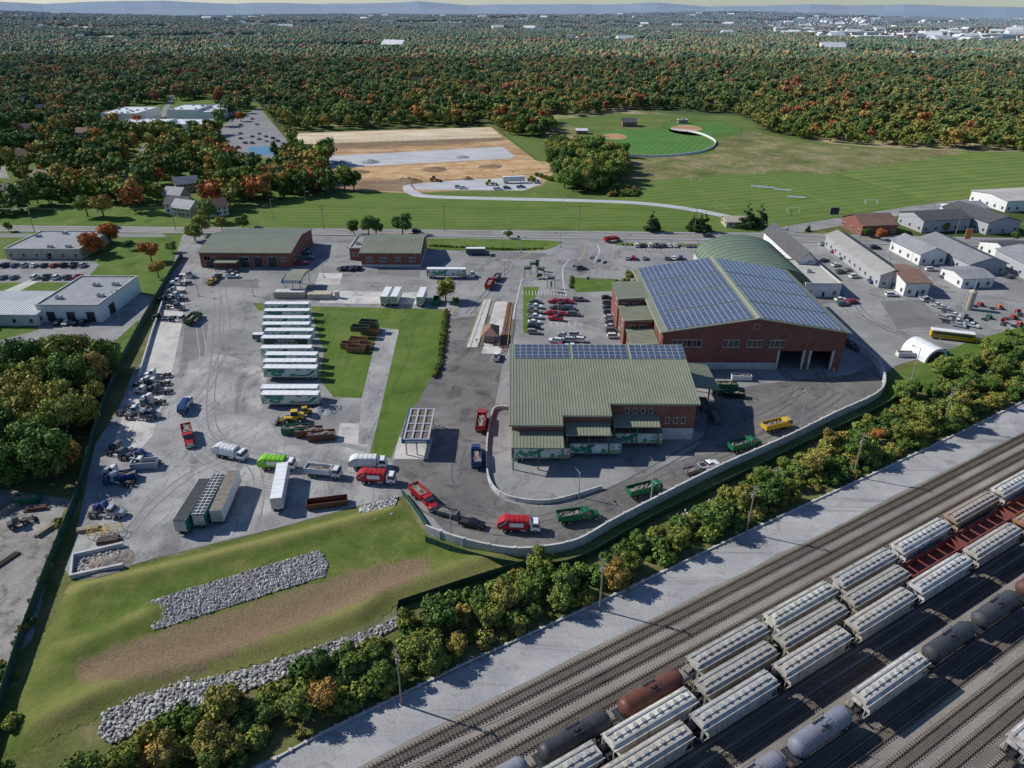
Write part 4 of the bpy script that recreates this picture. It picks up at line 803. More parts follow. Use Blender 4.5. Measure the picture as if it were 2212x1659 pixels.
def booth(a,b):
    X,Y=G(a,b); e=empty('scale_booth',(X,Y,0)); m=MB(); m.box(-2,2,-3.5,3.5,0,3.1,0); obj('walls',m.mesh('walls',[m_brick]),parent=e)
    m=MB(); m.frus((-2.9,2.9,-4.5,4.5),3.1,(-.2,.2,-1.5,1.5),5.1); obj('roof',m.mesh('roof',[m_brroof]),parent=e)
    m=MB(); win(m,'S',.8,3.2,1.1,2.4,-2,2,-3.5,3.5,0,1,2); win(m,'E',1,3,1.1,2.4,-2,2,-3.5,3.5,0,1,2); win(m,'W',3,6,1.1,2.4,-2,2,-3.5,3.5,0,1,2); obj('windows',m.mesh('windows',[m_glass,m_frame]),parent=e)
booth(1060,733)
def slab_q(name,q,h,mat,rail=None):
    P=GP(q); m=MB(); m.hexa([(x,y,.0) for x,y in P],[(x,y,h) for x,y in P],0)
    if rail:
        for (x0,y0),(x1,y1) in ((P[0],P[3]),(P[1],P[2])):
            m.cyl((x0,y0,h+.9),(x1,y1,h+.9),.07,n=5,mi=1)
            for k in range(9): t=k/8; m.cyl((x0+(x1-x0)*t,y0+(y1-y0)*t,h),(x0+(x1-x0)*t,y0+(y1-y0)*t,h+.9),.06,n=4,mi=1)
    obj(name,m.mesh(name,[mat,m_ypaint]))
slab_q('truck_scale',[(1008,752),(1032,752),(1062,648),(1046,648)],.3,m_cwall,1)
slab_q('truck_scale',[(1078,752),(1096,752),(1108,655),(1097,655)],.3,m_rust,1)
slab_q('traffic_island',[(1040,765),(1082,765),(1098,652),(1068,652)],.16,m_conc)

# ---------------------------------------------------------------- walls & fences
def wallpath(name,pts,h,th,mat,z0=0.,cap=None,sm=6,posts=None):
    w=smooth(GP(pts),sm) if sm>1 else GP(pts); m=MB()
    w=[Vector(a) for a in w]; N=[]
    for i in range(len(w)):
        d=(w[min(i+1,len(w)-1)]-w[max(i-1,0)]).normalized(); N.append(Vector((-d.y,d.x)))
    for i in range(len(w)-1):
        a,b=w[i],w[i+1];na,nb=N[i]*th/2,N[i+1]*th/2
        m.hexa([(a.x-na.x,a.y-na.y,z0),(b.x-nb.x,b.y-nb.y,z0),(b.x+nb.x,b.y+nb.y,z0),(a.x+na.x,a.y+na.y,z0)],[(a.x-na.x,a.y-na.y,h),(b.x-nb.x,b.y-nb.y,h),(b.x+nb.x,b.y+nb.y,h),(a.x+na.x,a.y+na.y,h)],0)
    if posts:
        acc=0
        for i in range(len(w)-1):
            L=(w[i+1]-w[i]).length; s=(-acc)%posts[0]
            while s<L:
                q=w[i]+(w[i+1]-w[i])*s/L; m.box(q.x-posts[1],q.x+posts[1],q.y-posts[1],q.y+posts[1],z0,h+posts[2],1); s+=posts[0]
            acc+=L
    return obj(name,m.mesh(name,[mat,cap or mat]))
wallpath('retaining_wall',[(1835,745),(1880,775),(1906,815),(1896,858),(1800,905),(1700,955),(1550,1022),(1400,1098),(1320,1140),(1250,1180),(1180,1196),(1100,1200),(1000,1180),(920,1152)],2.3,.45,m_cwall,cap=m_cwall,posts=(5.5,.3,.12))
wallpath('retaining_wall',[(870,1068),(888,1090),(922,1140)],1.2,.3,m_green)
wallpath('privacy_fence',[(920,1172),(1000,1200),(1100,1224),(1190,1228),(1268,1206),(1404,1128),(1554,1054),(1706,980),(1806,932),(1912,880),(1945,855)],1.7,.06,m_green,cap=m_gpost,posts=(3,.05,.15))
wallpath('curved_barrier_wall',[(1098,884),(1072,885),(1062,900),(1052,960),(1054,1030),(1078,1068),(1130,1085),(1200,1085),(1300,1056)],1.1,.35,m_cwall,posts=(4,.2,.05))
wallpath('privacy_fence',[(395,555),(372,592),(310,700),(262,790),(225,880),(200,960),(170,1080),(105,1240),(45,1400),(8,1520),(-40,1640)],2.6,.06,m_green,cap=m_gpost,posts=(3,.06,.2),sm=1)
wallpath('retaining_wall',[(352,655),(330,720),(300,820)],1.2,.35,m_cwall,sm=1)
wallpath('privacy_fence',[(1150,1220),(1000,1266),(862,1312),(858,1335)],1.9,.05,m_green,cap=m_gpost,posts=(3,.05,.1),sm=1)
def cfence(name,pts,h=1.8,sp=3.,mat=m_steel,sm=1):
    w=smooth(GP(pts),sm) if sm>1 else GP(pts); m=MB()
    for a,b in zip(w[:-1],w[1:]):
        a=Vector(a);b=Vector(b);n=max(1,int((b-a).length/sp))
        for k in (0.25,.5,.75,1.): m.cyl((a.x,a.y,h*k),(b.x,b.y,h*k),.025,n=3)
        for i in range(n+1): q=a+(b-a)*i/n; m.cyl((q.x,q.y,0),(q.x,q.y,h+.1),.05,n=4)
    obj(name,m.mesh(name,[mat]))
cfence('chain_link_fence',[(858,1335),(640,1425),(420,1500)],1.6)
cfence('chain_link_fence',[(650,320),(1090,302)],3,6,m_dsteel); cfence('chain_link_fence',[(640,312),(1085,296)],2.5,6,m_dsteel); cfence('chain_link_fence',[(730,398),(1000,388),(1180,372)],3,5,m_dsteel); cfence('chain_link_fence',[(1062,274),(1195,375)],2.5,6,m_dsteel); cfence('chain_link_fence',[(620,288),(1062,274)],2.5,6,m_dsteel)
wallpath('outfield_wall',[(1345,337),(1420,339),(1500,332),(1538,320),(1543,305),(1505,288),(1450,280)],1.6,.3,m_wpaint)
cfence('outfield_fence',[(1430,276),(1440,266),(1490,262),(1560,265),(1600,278),(1602,288),(1540,296)],2,5,m_dsteel)
cfence('chain_link_fence',[(545,655),(600,660)],1.2)
wallpath('timber_edge',[(560,1660),(700,1583),(870,1500),(1000,1437),(1330,1285),(1600,1156),(1900,1018),(2212,868),(2500,740)],.35,.3,m_cwall,sm=1,posts=(2.4,.28,.1))

# ---------------------------------------------------------------- railway
A0=Vector(G(870,1500));A1=Vector(G(2212,868)); E=(A1-A0).normalized(); Nn=Vector((E.y,-E.x)); TH=math.atan2(E.y,E.x)
def T(s,o): q=A0+E*s+Nn*o; return (q.x,q.y)
def sof(px,py,z=4.5):
    q=Vector(G(px,py,z))-A0; return q.dot(E),q.dot(Nn)
sheet('ballast_ground',[T(-140,8),T(420,8),T(420,190),T(-140,190)],m_ballast,.03,px=False)
sheet('access_road',[T(-140,.3)]+[T(-140+k*10,8.4+random.uniform(-.35,.35)) for k in range(57)]+[T(420,.3)],m_acc,.045,px=False)
def track_mesh(L):
    m=MB(); n=int(L/.62)
    for i in range(n):
        x=-L/2+i*.62; m.box(x-.12,x+.12,-1.3,1.3,.02,.12,0)
    for y in (-.75,.75):
        m.box(-L/2,L/2,y-.07,y+.07,.12,.14,1); m.box(-L/2,L/2,y-.035,y+.035,.14,.30,1)
    return m.mesh('railway_track',[m_tie,m_rail])
TL=440; TM=track_mesh(TL)
oA,oB,oC=22.3,26.5,30.7
sD,oD=sof(1925,1462); sE,oE=sof(2215,1590)
OFF=[10.2,14.2,18.2,oA,oB,oC,(oC+oD)/2,oD,oD+4.4,oD+8.6,oE-4.2,oE,oE+4.4,oE+8.8,oE+13.4,oE+18]
m_oil=ground_mat('dark_ballast',[(.3,(.10,.09,.078)),(.7,(.17,.152,.133))],.1,(3.,.35),stain=(.2,.55,1.35,(.2,1,1,-.536)))
for o in OFF:
    c=T(140,o); obj('railway_track',TM,(c[0],c[1],.055),TH)
    strip('track_oil_stain',[T(-90,o),T(370,o)],1.15,.052,m_oil)
for o in (33.2,oD+2.2,oE-2.1,): strip('walkway_cinders',[T(-90,o),T(370,o)],1.4,.05,m_oil)
mt=MB()
for k in range(40):
    t0,t1=k/40,(k+1)/40; f=lambda t:10.2+4*(t*t*(3-2*t))
    for g in (-.75,.75):
        a=T(-30+70*t0,f(t0)+g);b=T(-30+70*t1,f(t1)+g); mt.cyl((a[0],a[1],.28),(b[0],b[1],.28),.05,n=4)
obj('rail_turnout',mt.mesh('rail_turnout',[m_rail]))
def bogie(m,x,mi=1):
    for dx in (-.9,.9):
        for y in (-.75,.75): m.cyl((x+dx,y-.07,.72),(x+dx,y+.07,.72),.45,n=12,mi=mi)
        m.cyl((x+dx,-.7,.72),(x+dx,.7,.72),.08,n=6,mi=mi)
    for y in (-1.0,.88): m.prism([(x-1.3,.6),(x+1.3,.6),(x+1.1,.95),(x-1.1,.95)],y,y+.12,'y',mi)
    m.box(x-.25,x+.25,-1.2,1.2,.5,1.1,mi)
m_hatch=flat('hatch_grey',(.3,.3,.29),.6)
def hopper_mesh(L=16.6):
    m=MB(); h=L/2; W_=1.55
    pr=[(-W_,1.7),(W_,1.7),(W_,4.2),(W_*.75,4.48),(W_*.3,4.6),(-W_*.3,4.6),(-W_*.75,4.48),(-W_,4.2)]
    m.prism(pr,-h+1.4,h-1.4,'x',0)
    for sg in (-1,1):
        x0=sg*(h-1.4);x1=sg*(h-.1)
        m.hexa([(min(x0,x1),-W_,2.9 if sg>0 else 3.9),(max(x0,x1),-W_,3.9 if sg>0 else 2.9),(max(x0,x1),W_,3.9 if sg>0 else 2.9),(min(x0,x1),W_,2.9 if sg>0 else 3.9)],[(min(x0,x1),-W_,4.2),(max(x0,x1),-W_,4.2),(max(x0,x1),W_,4.2),(min(x0,x1),W_,4.2)],0)
        m.box(min(x0,x1),max(x0,x1),-W_*.75,W_*.75,4.2,4.5,0)
        m.box(sg*h-.1,sg*h+.1,-1.5,1.5,1.1,1.35,1); m.box(min(sg*(h-1.5),sg*h),max(sg*(h-1.5),sg*h),-.3,.3,1.1,1.4,1)
        for y in (-1.4,1.3): m.box(sg*(h-.15)-.05,sg*(h-.15)+.05,y,y+.1,1.3,4.2,0)
        m.box(min(sg*h,sg*(h+.9)),max(sg*h,sg*(h+.9)),-.15,.15,.8,1.1,1)
        for k in range(6): m.box(sg*(h-.3)-.04,sg*(h-.3)+.04,-1.5,-.9,1.4+k*.45,1.46+k*.45,2)
    for k in range(4):
        x=-h+3.4+k*(L-6.8)/3; m.frus((x-.5,x+.5,-.7,.7),.5,(x-1.7,x+1.7,-W_+.02,W_-.02),1.72,0)
    for i in range(17):
        x=-h+1.6+i*(L-3.2)/16
        for y in (-W_-.09,W_): m.box(x-.05,x+.05,y,y+.09,1.75,4.15,0)
    for y in (-W_-.13,W_-.0): m.box(-h,h,y,y+.13,4.1,4.25,0); m.box(-h,h,y,y+.13,1.55,1.75,0)
    m.box(-h+.8,h-.8,-.32,.32,4.62,4.75,0)
    for i in range(9):
        x=-h+2+i*(L-4)/8; m.cyl((x,0,4.74),(x,0,4.92),.42,.36,8,2)
    for y in (-.95,.95): m.box(-h+.3,h-.3,y-.16,y+.16,4.64,4.68,2)
    for x in np.linspace(-h+.6,h-.6,12): m.box(x-.04,x+.04,-1.2,1.2,4.55,4.63,2)
    bogie(m,-h+1.9);bogie(m,h-1.9)
    return m.mesh('covered_hopper',[m_rail_paint,m_dsteel,m_hatch])
m_tank_paint=paint_mat('tank_paint',.5,.1,.2,.25)
def tank_mesh(L=12.6):
    m=MB(); h=L/2;R=1.55;zc=2.75; n=24
    xs=[(-h,.3),(-h+.12,.75),(-h+.4,1.2),(-h+.8,1.45),(-h+1.2,R),(h-1.2,R),(h-.8,1.45),(h-.4,1.2),(h-.12,.75),(h,.3)]
    vs=[(x,r*math.cos(2*math.pi*i/n),zc+r*math.sin(2*math.pi*i/n)) for x,r in xs for i in range(n)]
    fs=[(k*n+i,k*n+(i+1)%n,(k+1)*n+(i+1)%n,(k+1)*n+i) for k in range(len(xs)-1) for i in range(n)]+[tuple(range(n)),tuple(range(len(xs)*n-1,len(xs)*n-n-1,-1))]
    m.add(vs,fs,0)
    for x in (-h+1.25,-2.4,2.4,h-1.25):
        for i in range(n):
            a,b=2*math.pi*i/n,2*math.pi*(i+1)/n; r=R+.02; m.hexa([(x-.06,r*math.cos(a),zc+r*math.sin(a)),(x+.06,r*math.cos(a),zc+r*math.sin(a)),(x+.06,r*math.cos(b),zc+r*math.sin(b)),(x-.06,r*math.cos(b),zc+r*math.sin(b))],[(x-.06,(r+.03)*math.cos(a),zc+(r+.03)*math.sin(a)),(x+.06,(r+.03)*math.cos(a),zc+(r+.03)*math.sin(a)),(x+.06,(r+.03)*math.cos(b),zc+(r+.03)*math.sin(b)),(x-.06,(r+.03)*math.cos(b),zc+(r+.03)*math.sin(b))],0)
    m.cyl((0,0,zc+R-.1),(0,0,zc+R+.4),.5,.45,12,0); m.box(-1.2,1.2,-.9,-.7,zc+R-.05,zc+R+.05,1); m.box(-1.2,1.2,.7,.9,zc+R-.05,zc+R+.05,1)
    for x in (-1.2,1.2):
        for y in (-.9,.9): m.cyl((x,y,zc+R-.1),(x,y,zc+R+.9),.04,n=4,mi=1)
    for y in (-.9,.9): m.cyl((-1.2,y,zc+R+.9),(1.2,y,zc+R+.9),.04,n=4,mi=1)
    for y in (-1.62,1.62):
        for dx in (-.25,.25): m.cyl((dx,y,1.1),(dx,y*.6,zc+R-.1),.04,n=4,mi=1)
    m.box(-h-.2,h+.2,-.35,.35,1.0,1.25,1)
    for s in (-1,1): m.box(s*(h-.2)-.7,s*(h-.2)+.7,-1.5,1.5,1.2,1.32,1); m.cyl((s*(h+.3),-1.4,2.1),(s*(h+.3),1.4,2.1),.05,n=4,mi=1); m.box(min(s*h,s*(h+1)),max(s*h,s*(h+1)),-.15,.15,.8,1.1,1)
    bogie(m,-h+1.6);bogie(m,h-1.6)
    return m.mesh('tank_car',[m_tank_paint,m_dsteel,m_steel])
def gondola_mesh(L=17.,hh=3.0):
    m=MB(); h=L/2; m.box(-h,h,-1.5,1.5,1.1,1.35,0)
    for y in (-1.55,1.45): m.box(-h,h,y,y+.1,1.1,hh,0); m.box(-h,h,y-.06,y+.16,hh,hh+.12,0)
    for x in (-h,h-.1): m.box(x,x+.1,-1.44,1.44,1.36,hh,0)
    for i in range(13):
        x=-h+.4+i*(L-.9)/12; m.box(x,x+.1,-1.66,-1.56,1.1,hh,0); m.box(x,x+.1,1.56,1.66,1.1,hh,0)
    for i in range(5): x=-h+2+i*(L-4)/4; m.box(x-.1,x+.1,-1.4,1.4,hh-.4,hh-.2,0)
    for s in (-1,1): m.box(min(s*h,s*(h+.9)),max(s*h,s*(h+.9)),-.15,.15,.8,1.1,1)
    bogie(m,-h+1.9);bogie(m,h-1.9); return m.mesh('gondola_car',[m_rail_paint,m_dsteel])
HOP,TANK,GON=hopper_mesh(),tank_mesh(),gondola_mesh()
def car(kind,s,off,col):
    me={'h':HOP,'t':TANK,'g':GON}[kind]; nm={'h':'covered_hopper_railcar','t':'tank_railcar','g':'gondola_railcar'}[kind]
    c=T(s,off); obj(nm,me,(c[0],c[1],.25),TH+(math.pi if random.random()<.5 else 0),color=col)
def hc():
    k=random.uniform(.48,.74); return (k,k*random.uniform(.94,1.),k*random.uniform(.82,.96))
PI=18.3; PT=14.9
sA=sof(1572,1388)[0]
for i in range(0,12): car('h',sA+PI*i,oA,(.45,.33,.24) if i in(4,8) else hc())
for i,c in enumerate([(.13,.05,.035),(.04,.045,.055),(.22,.23,.26),(.28,.29,.32),(.05,.055,.06)]): car('t',sA-PI*.5-PT*.5-.3-PT*i,oA,c)
sB=sof(1587,1436)[0]
for i in range(-4,11):
    if i in (3,4,5): car('g',sB+PI*i,oB,[(.22,.06,.05),(.25,.08,.07),(.28,.10,.06)][i-3])
    else: car('h',sB+PI*i,oB,hc() if i not in(0,1,2) else (.40,.37,.32))
sC=sof(1582,1502)[0]
for i in range(-4,12): car('h',sC+PI*i,oC,(.42,.22,.12) if i in (5,6) else (.55,.50,.43) if i%3 else hc())
car('h',sD,oD,(.62,.59,.54))
for i,c in ((-4,(.3,.3,.33)),(-3,(.26,.27,.30)),(-2,(.21,.22,.26)),(-1,(.2,.21,.25)),(1,(.05,.055,.065)),(2,(.06,.065,.075)),(3,(.12,.06,.05)),(4,(.12,.05,.045))):
    car('t',sD+(PI*.5+PT*.5+.2+PT*(abs(i)-1))*(1 if i>0 else -1),oD,c)
for i in range(0,4): car('h',sE+6+PI*i,oE,hc())

# ---------------------------------------------------------------- vehicles
VM=[m_paint,m_rubber,m_glass,m_chrome,m_wpaint,m_dsteel,m_trash,m_black]
def wheels(m,xs,w,r=.5,th=.3,dual=()):
    for x in xs:
        for s in (-1,1):
            y=s*(w/2-.02); m.cyl((x,y-s*th,r),(x,y,r),r,n=12,mi=1); m.cyl((x,y,r),(x,y+s*.02,r),r*.5,n=8,mi=3)
def car_mesh(kind='sedan'):
    m=MB()
    if kind=='sedan':
        m.prism([(-2.25,.35),(2.25,.35),(2.3,.62),(2.15,.82),(1.0,.95),(-1.6,.98),(-2.2,.92),(-2.3,.6)],-.9,.9,'y',0)
        m.frus((-1.75,1.05,-.84,.84),.95,(-1.05,.3,-.66,.66),1.38,2); m.frus((-1.08,.33,-.68,.68),1.38,(-1.0,.25,-.62,.62),1.44,0)
    elif kind=='suv':
        m.prism([(-2.3,.4),(2.3,.4),(2.35,.8),(2.2,1.0),(1.15,1.12),(-2.25,1.15),(-2.35,.7)],-.95,.95,'y',0)
        m.frus((-2.22,1.15,-.9,.9),1.12,(-1.95,.45,-.74,.74),1.66,2); m.frus((-1.98,.48,-.76,.76),1.66,(-1.9,.4,-.7,.7),1.75,0)
        for y in (-.62,.58): m.box(-1.7,.2,y,y+.05,1.75,1.8,5)
    else:
        m.prism([(-2.8,.5),(2.7,.5),(2.75,.9),(2.6,1.08),(1.3,1.2),(-2.8,1.2)],-.98,.98,'y',0)
        m.frus((-.75,1.3,-.92,.92),1.18,(-.5,.7,-.76,.76),1.75,2); m.frus((-.53,.73,-.78,.78),1.75,(-.45,.65,-.72,.72),1.83,0)
        m.box(-2.7,-.85,-.82,.82,1.2,1.215,5)
        for y in (-.98,.86): m.box(-2.8,-.8,y,y+.12,1.2,1.32,0)
        m.box(-2.82,-2.72,-.85,.85,1.2,1.32,0)
    L=2.3 if kind!='pickup' else 2.75
    for y in (-.75,.45): m.box(L-.02,L+.03,y,y+.3,.65,.8,4); m.box(-L-.06,-L+.03,y,y+.3,.7,.85,0)
    m.box(L-.05,L+.06,-.85,.85,.38,.55,5)
    for y in (-1.08,.95): m.box(.75,.95,y,y+.13,.98,1.1,0)
    wheels(m,(-1.4 if kind!='pickup' else -1.7,1.4 if kind!='pickup' else 1.75),1.85,.36,.22)
    return m.mesh(kind,[m_car_paint]+VM[1:])
def cab(m,x,conv=False,mi=0):
    if conv:
        m.frus((x,x+1.9,-1.15,1.15),.9,(x+.05,x+1.75,-1.1,1.1),1.85,mi); m.frus((x+.05,x+1.75,-1.1,1.1),1.85,(x+.1,x+1.35,-1.,1.),2.7,2); m.frus((x,x+1.42,-1.05,1.05),2.7,(x+.1,x+1.25,-.95,.95),2.88,mi)
        m.box(x,x+.25,-1.12,1.12,1.85,2.7,mi)
        m.prism([(x+1.75,.8),(x+3.5,.8),(x+3.55,1.6),(x+1.75,1.95)],-.85,.85,'y',mi); m.box(x+3.5,x+3.62,-.7,.7,.9,1.55,3)
        for s in (-1,1): m.box(x+2.2,x+3.4,min(s*.85,s*1.2),max(s*.85,s*1.2),.9,1.25,mi); m.cyl((x-.1,s*1.05,1.2),(x-.1,s*1.05,3.2),.09,n=6,mi=3)
        m.box(x+3.55,x+3.75,-1.15,1.15,.5,.85,3); return x+2.8
    m.frus((x,x+2.,-1.2,1.2),.8,(x+.05,x+1.95,-1.15,1.15),1.7,mi); m.frus((x+.05,x+1.95,-1.15,1.15),1.7,(x+.1,x+1.7,-1.08,1.08),2.55,2); m.box(x+.02,x+.35,-1.16,1.16,1.7,2.55,mi)
    m.frus((x+.0,x+1.8,-1.12,1.12),2.55,(x+.1,x+1.6,-1.,1.),2.75,mi); m.box(x+1.95,x+2.12,-1.2,1.2,.45,.85,3)
    for s in (-1,1): m.box(x+1.6,x+1.75,min(s*1.2,s*1.42),max(s*1.2,s*1.42),1.7,2.3,5); m.box(x+2.,x+2.05,s*.85-.15,s*.85+.15,.9,1.1,4)
    m.box(x+.2,x+.35,-.9,.9,2.75,2.85,3); return x+1.1
def garbage_mesh():
    m=MB(); m.box(-4.3,2.6,-.45,.45,.75,1.05,5)
    f=cab(m,2.5,False,4)
    pr=[(-1.22,1.1),(1.22,1.1),(1.25,2.9),(1.05,3.25),(.6,3.4),(-.6,3.4),(-1.05,3.25),(-1.25,2.9)]
    m.prism(pr,-2.3,2.2,'x',0)
    for x in (-2.2,-1.1,0,1.1,2.1): m.prism([(a*1.035,b if b<2 else b*1.02) for a,b in pr],x-.07,x+.07,'x',0)
    m.prism([(-2.3,1.2),(-2.3,3.35),(-3.1,3.3),(-4.4,2.5),(-4.7,1.6),(-4.2,.9),(-3.,.8)],-1.2,1.2,'y',0)
    m.box(-4.5,-3.7,-1.05,1.05,1.9,1.95,5); m.hexa([(-4.62,-1.,1.65),(-3.6,-1.,1.65),(-3.6,1.,1.65),(-4.62,1.,1.65)],[(-4.45,-1.,2.48),(-3.6,-1.,2.7),(-3.6,1.,2.7),(-4.45,1.,2.48)],5)
    for s in (-1,1): m.cyl((-2.5,s*1.27,3.1),(-4.1,s*1.27,1.8),.1,n=6,mi=3); m.box(-2,1,min(s*1.23,s*1.29),max(s*1.23,s*1.29),1.7,2.7,4)
    wheels(m,(f,-1.6,-2.9),2.5,.52,.32); m.box(.3,1.6,-1.15,-.5,.5,.95,3); m.box(.3,1.6,.5,1.15,.5,.95,3)
    return m.mesh('garbage_truck',VM)
def dump_mesh(conv=True,load=6):
    m=MB(); m.box(-4.,2.6,-.45,.45,.75,1.05,5); f=cab(m,1.6 if conv else 2.4,conv,0)
    x1=1.3 if conv else 2.2
    for y in (-1.25,1.17): m.box(-4.2,x1,y,y+.08,1.15,2.5,0); m.box(-4.2,x1,y-.03,y+.11,2.5,2.62,0)
    m.box(-4.2,x1,-1.17,1.17,1.1,1.25,0); m.box(-4.25,-4.15,-1.16,1.16,1.26,2.5,0); m.box(x1-.08,x1+.02,-1.16,1.16,1.26,2.8,0)
    for i in range(6):
        x=-4+i*(x1+3.8)/5
        for y in (-1.33,1.26): m.box(x-.05,x+.05,y,y+.07,1.15,2.5,0)
    n=9;k=5; vs=[]
    for i in range(n):
        for j in range(k): vs.append((-4.1+(x1+4.0)*i/(n-1),-1.15+2.3*j/(k-1),1.9+random.uniform(0,.55)*(1 if 0<j<k-1 else .2)))
    m.add(vs,[(i*k+j,(i+1)*k+j,(i+1)*k+j+1,i*k+j+1) for i in range(n-1) for j in range(k-1)],load)
    wheels(m,(f,-1.7,-3.),2.5,.52,.32); return m.mesh('dump_truck',VM)
def trailer_mesh(L=16.,top='white',side=0):
    m=MB(); h=L/2; m.box(-h,h,-1.28,1.28,1.15,4.02,0)
    tm={'white':4,'black':7,'grid':5,'tarp':6}[top]
    m.box(-h,h,-1.3,1.3,4.045,4.1,tm)
    if top=='grid':
        for i in range(14): x=-h+.3+i*(L-.6)/13; m.box(x-.06,x+.06,-1.3,1.3,4.1,4.18,4)
        for y in (-.45,.45): m.box(-h,h,y-.05,y+.05,4.18,4.22,4)
    else:
        for i in range(9): x=-h+.4+i*(L-.8)/8; m.box(x-.03,x+.03,-1.27,1.27,4.1,4.13,tm)
    for y in (-1.34,1.285): m.box(-h,h,y,y+.055,3.9,4.1,3); m.box(-h,h,y,y+.055,1.1,1.3,3)
    if side:
        for y in (-1.31,1.285): m.box(-h+.3,h-.3,y,y+.025,1.4,3.8,8)
    m.box(h,h+.05,-1.2,1.2,1.3,3.9,4); m.box(-h-.05,-h,-1.2,-.03,1.3,3.9,3); m.box(-h-.05,-h,.03,1.2,1.3,3.9,3)
    m.box(-h+.3,h-.5,-.5,.5,.95,1.12,5)
    wheels(m,(-h+1.3,-h+2.6),2.5,.52,.5)
    for y in (-.9,.8): m.box(h-3,h-2.85,y,y+.12,.05,1.14,5)
    m.box(-h-.02,-h+.1,-1.1,1.1,.5,.6,5)
    return m.mesh('semi_trailer',VM+[m_graph])
def chassis_mesh():
    m=MB(); m.box(-4,2,-.42,-.3,.75,1.0,5); m.box(-4,2,.3,.42,.75,1.0,5); f=cab(m,1.2,True,0)
    for x in (-3.8,-2.5,-1,.5): m.box(x-.08,x+.08,-.3,.3,.8,.95,5)
    m.box(-3.3,-1.8,-.5,.5,1.0,1.15,5); m.cyl((-.5,.75,.75),(.9,.75,.75),.3,n=10,mi=3); m.cyl((-.5,-.75,.75),(.9,-.75,.75),.3,n=10,mi=3)
    wheels(m,(f,-1.7,-3.1),2.45,.52,.45); return m.mesh('chassis_truck',VM)
def rolloff_mesh(L=7,load=True):
    m=MB(); h=L/2; m.box(-h,h,-1.2,1.2,.2,.35,0)
    for y in (-1.25,1.17): m.box(-h,h,y,y+.08,.2,1.9,0); m.box(-h,h,y-.04,y+.12,1.9,2.,0)
    for x in (-h,h-.08): m.box(x,x+.08,-1.16,1.16,.36,1.9,0)
    for i in range(8):
        x=-h+.3+i*(L-.6)/7
        for y in (-1.33,1.26): m.box(x-.05,x+.05,y,y+.07,.2,1.9,0)
    for s in (-1,1): m.cyl((s*(h-.5),-.9,.1),(s*(h-.5),-.6,.1),.12,n=6,mi=3); m.cyl((s*(h-.5),.6,.1),(s*(h-.5),.9,.1),.12,n=6,mi=3)
    if load:
        vs=[(-h+.1+(L-.2)*i/7,-1.15+2.3*j/4,1.2+random.uniform(0,.8)) for i in range(8) for j in range(5)]
        m.add(vs,[(i*5+j,(i+1)*5+j,(i+1)*5+j+1,i*5+j+1) for i in range(7) for j in range(4)],6)
    return m.mesh('rolloff_container',[m_paint]+VM[1:])
def loader_mesh():
    m=MB(); m.box(-3.2,-.3,-1.,1.,1.1,2.2,0); m.frus((-1.8,.2,-.8,.8),2.2,(-1.6,0,-.7,.7),3.4,2); m.box(-1.7,.1,-.8,.8,3.4,3.55,0); m.box(-.2,2.0,-.6,.6,.9,1.6,0)
    for y in (-.7,.55): m.hexa([(1.2,y,1.3),(3.6,y,.6),(3.6,y+.15,.6),(1.2,y+.15,1.3)],[(1.2,y,1.8),(3.6,y,1.),(3.6,y+.15,1.),(1.2,y+.15,1.8)],0)
    m.prism([(3.5,.15),(4.7,.2),(4.0,.5),(3.8,1.3),(3.4,1.4)],-1.4,1.4,'y',5); wheels(m,(-2.2,1.3),2.6,.8,.55); return m.mesh('wheel_loader',VM)
def bus_mesh():
    m=MB(); m.box(-5.2,3.6,-1.22,1.22,.6,3.0,0); m.frus((-5.2,3.6,-1.22,1.22),3.,(-5.1,3.5,-.9,.9),3.2,4)
    for y in (-1.25,1.22): m.box(-4.8,3.2,y,y+.03,1.8,2.6,2); m.box(-5,3.4,y,y+.03,1.2,1.3,5)
    m.prism([(3.6,.6),(5.1,.6),(5.1,1.4),(3.6,1.7)],-1.,1.,'y',0); m.box(3.6,3.65,-1.,1.,1.8,2.8,2); m.box(5.1,5.25,-1.1,1.1,.5,.8,5); wheels(m,(4.2,-3.2),2.4,.5,.3); return m.mesh('school_bus',VM)
ME={'sedan':car_mesh('sedan'),'suv':car_mesh('suv'),'pickup':car_mesh('pickup'),'garbage':garbage_mesh(),'dumpc':dump_mesh(True),'dump':dump_mesh(False),'tw':trailer_mesh(16.,'white',1),'tb':trailer_mesh(15.,'black'),'tg':trailer_mesh(15.,'grid'),'tt':trailer_mesh(15,'tarp'),'topen':trailer_mesh(14.5,'tarp',1),'chassis':chassis_mesh(),'roll':rolloff_mesh(),'rolle':rolloff_mesh(6,False),'loader':loader_mesh(),'bus':bus_mesh(),'tplain':trailer_mesh(14.,'white',0)}
NMV={'sedan':'parked_car','suv':'parked_car','pickup':'pickup_truck','garbage':'garbage_truck','dumpc':'dump_truck','dump':'dump_truck','tw':'semi_trailer','tb':'semi_trailer','tg':'semi_trailer','tt':'semi_trailer','topen':'semi_trailer','chassis':'chassis_truck','roll':'rolloff_container','rolle':'rolloff_container','loader':'wheel_loader','bus':'school_bus','tplain':'semi_trailer'}
Wt=(.72,.72,.7);Rd=(.42,.025,.03);Bk=(.02,.02,.023);Sv=(.42,.43,.45);Gy=(.13,.14,.15);Bl=(.03,.07,.2);Gn=(.02,.14,.06);Lm=(.22,.55,.03);Ye=(.65,.4,.03);Or=(.6,.17,.03);Br=(.16,.07,.04);Tl=(.02,.2,.16)
def V(kind,a,b,ang=0,col=Wt,z=.085,sc=None):
    X,Y=G(a,b); return obj(NMV[kind],ME[kind],(X,Y,z),math.radians(ang),color=col,scale=sc)
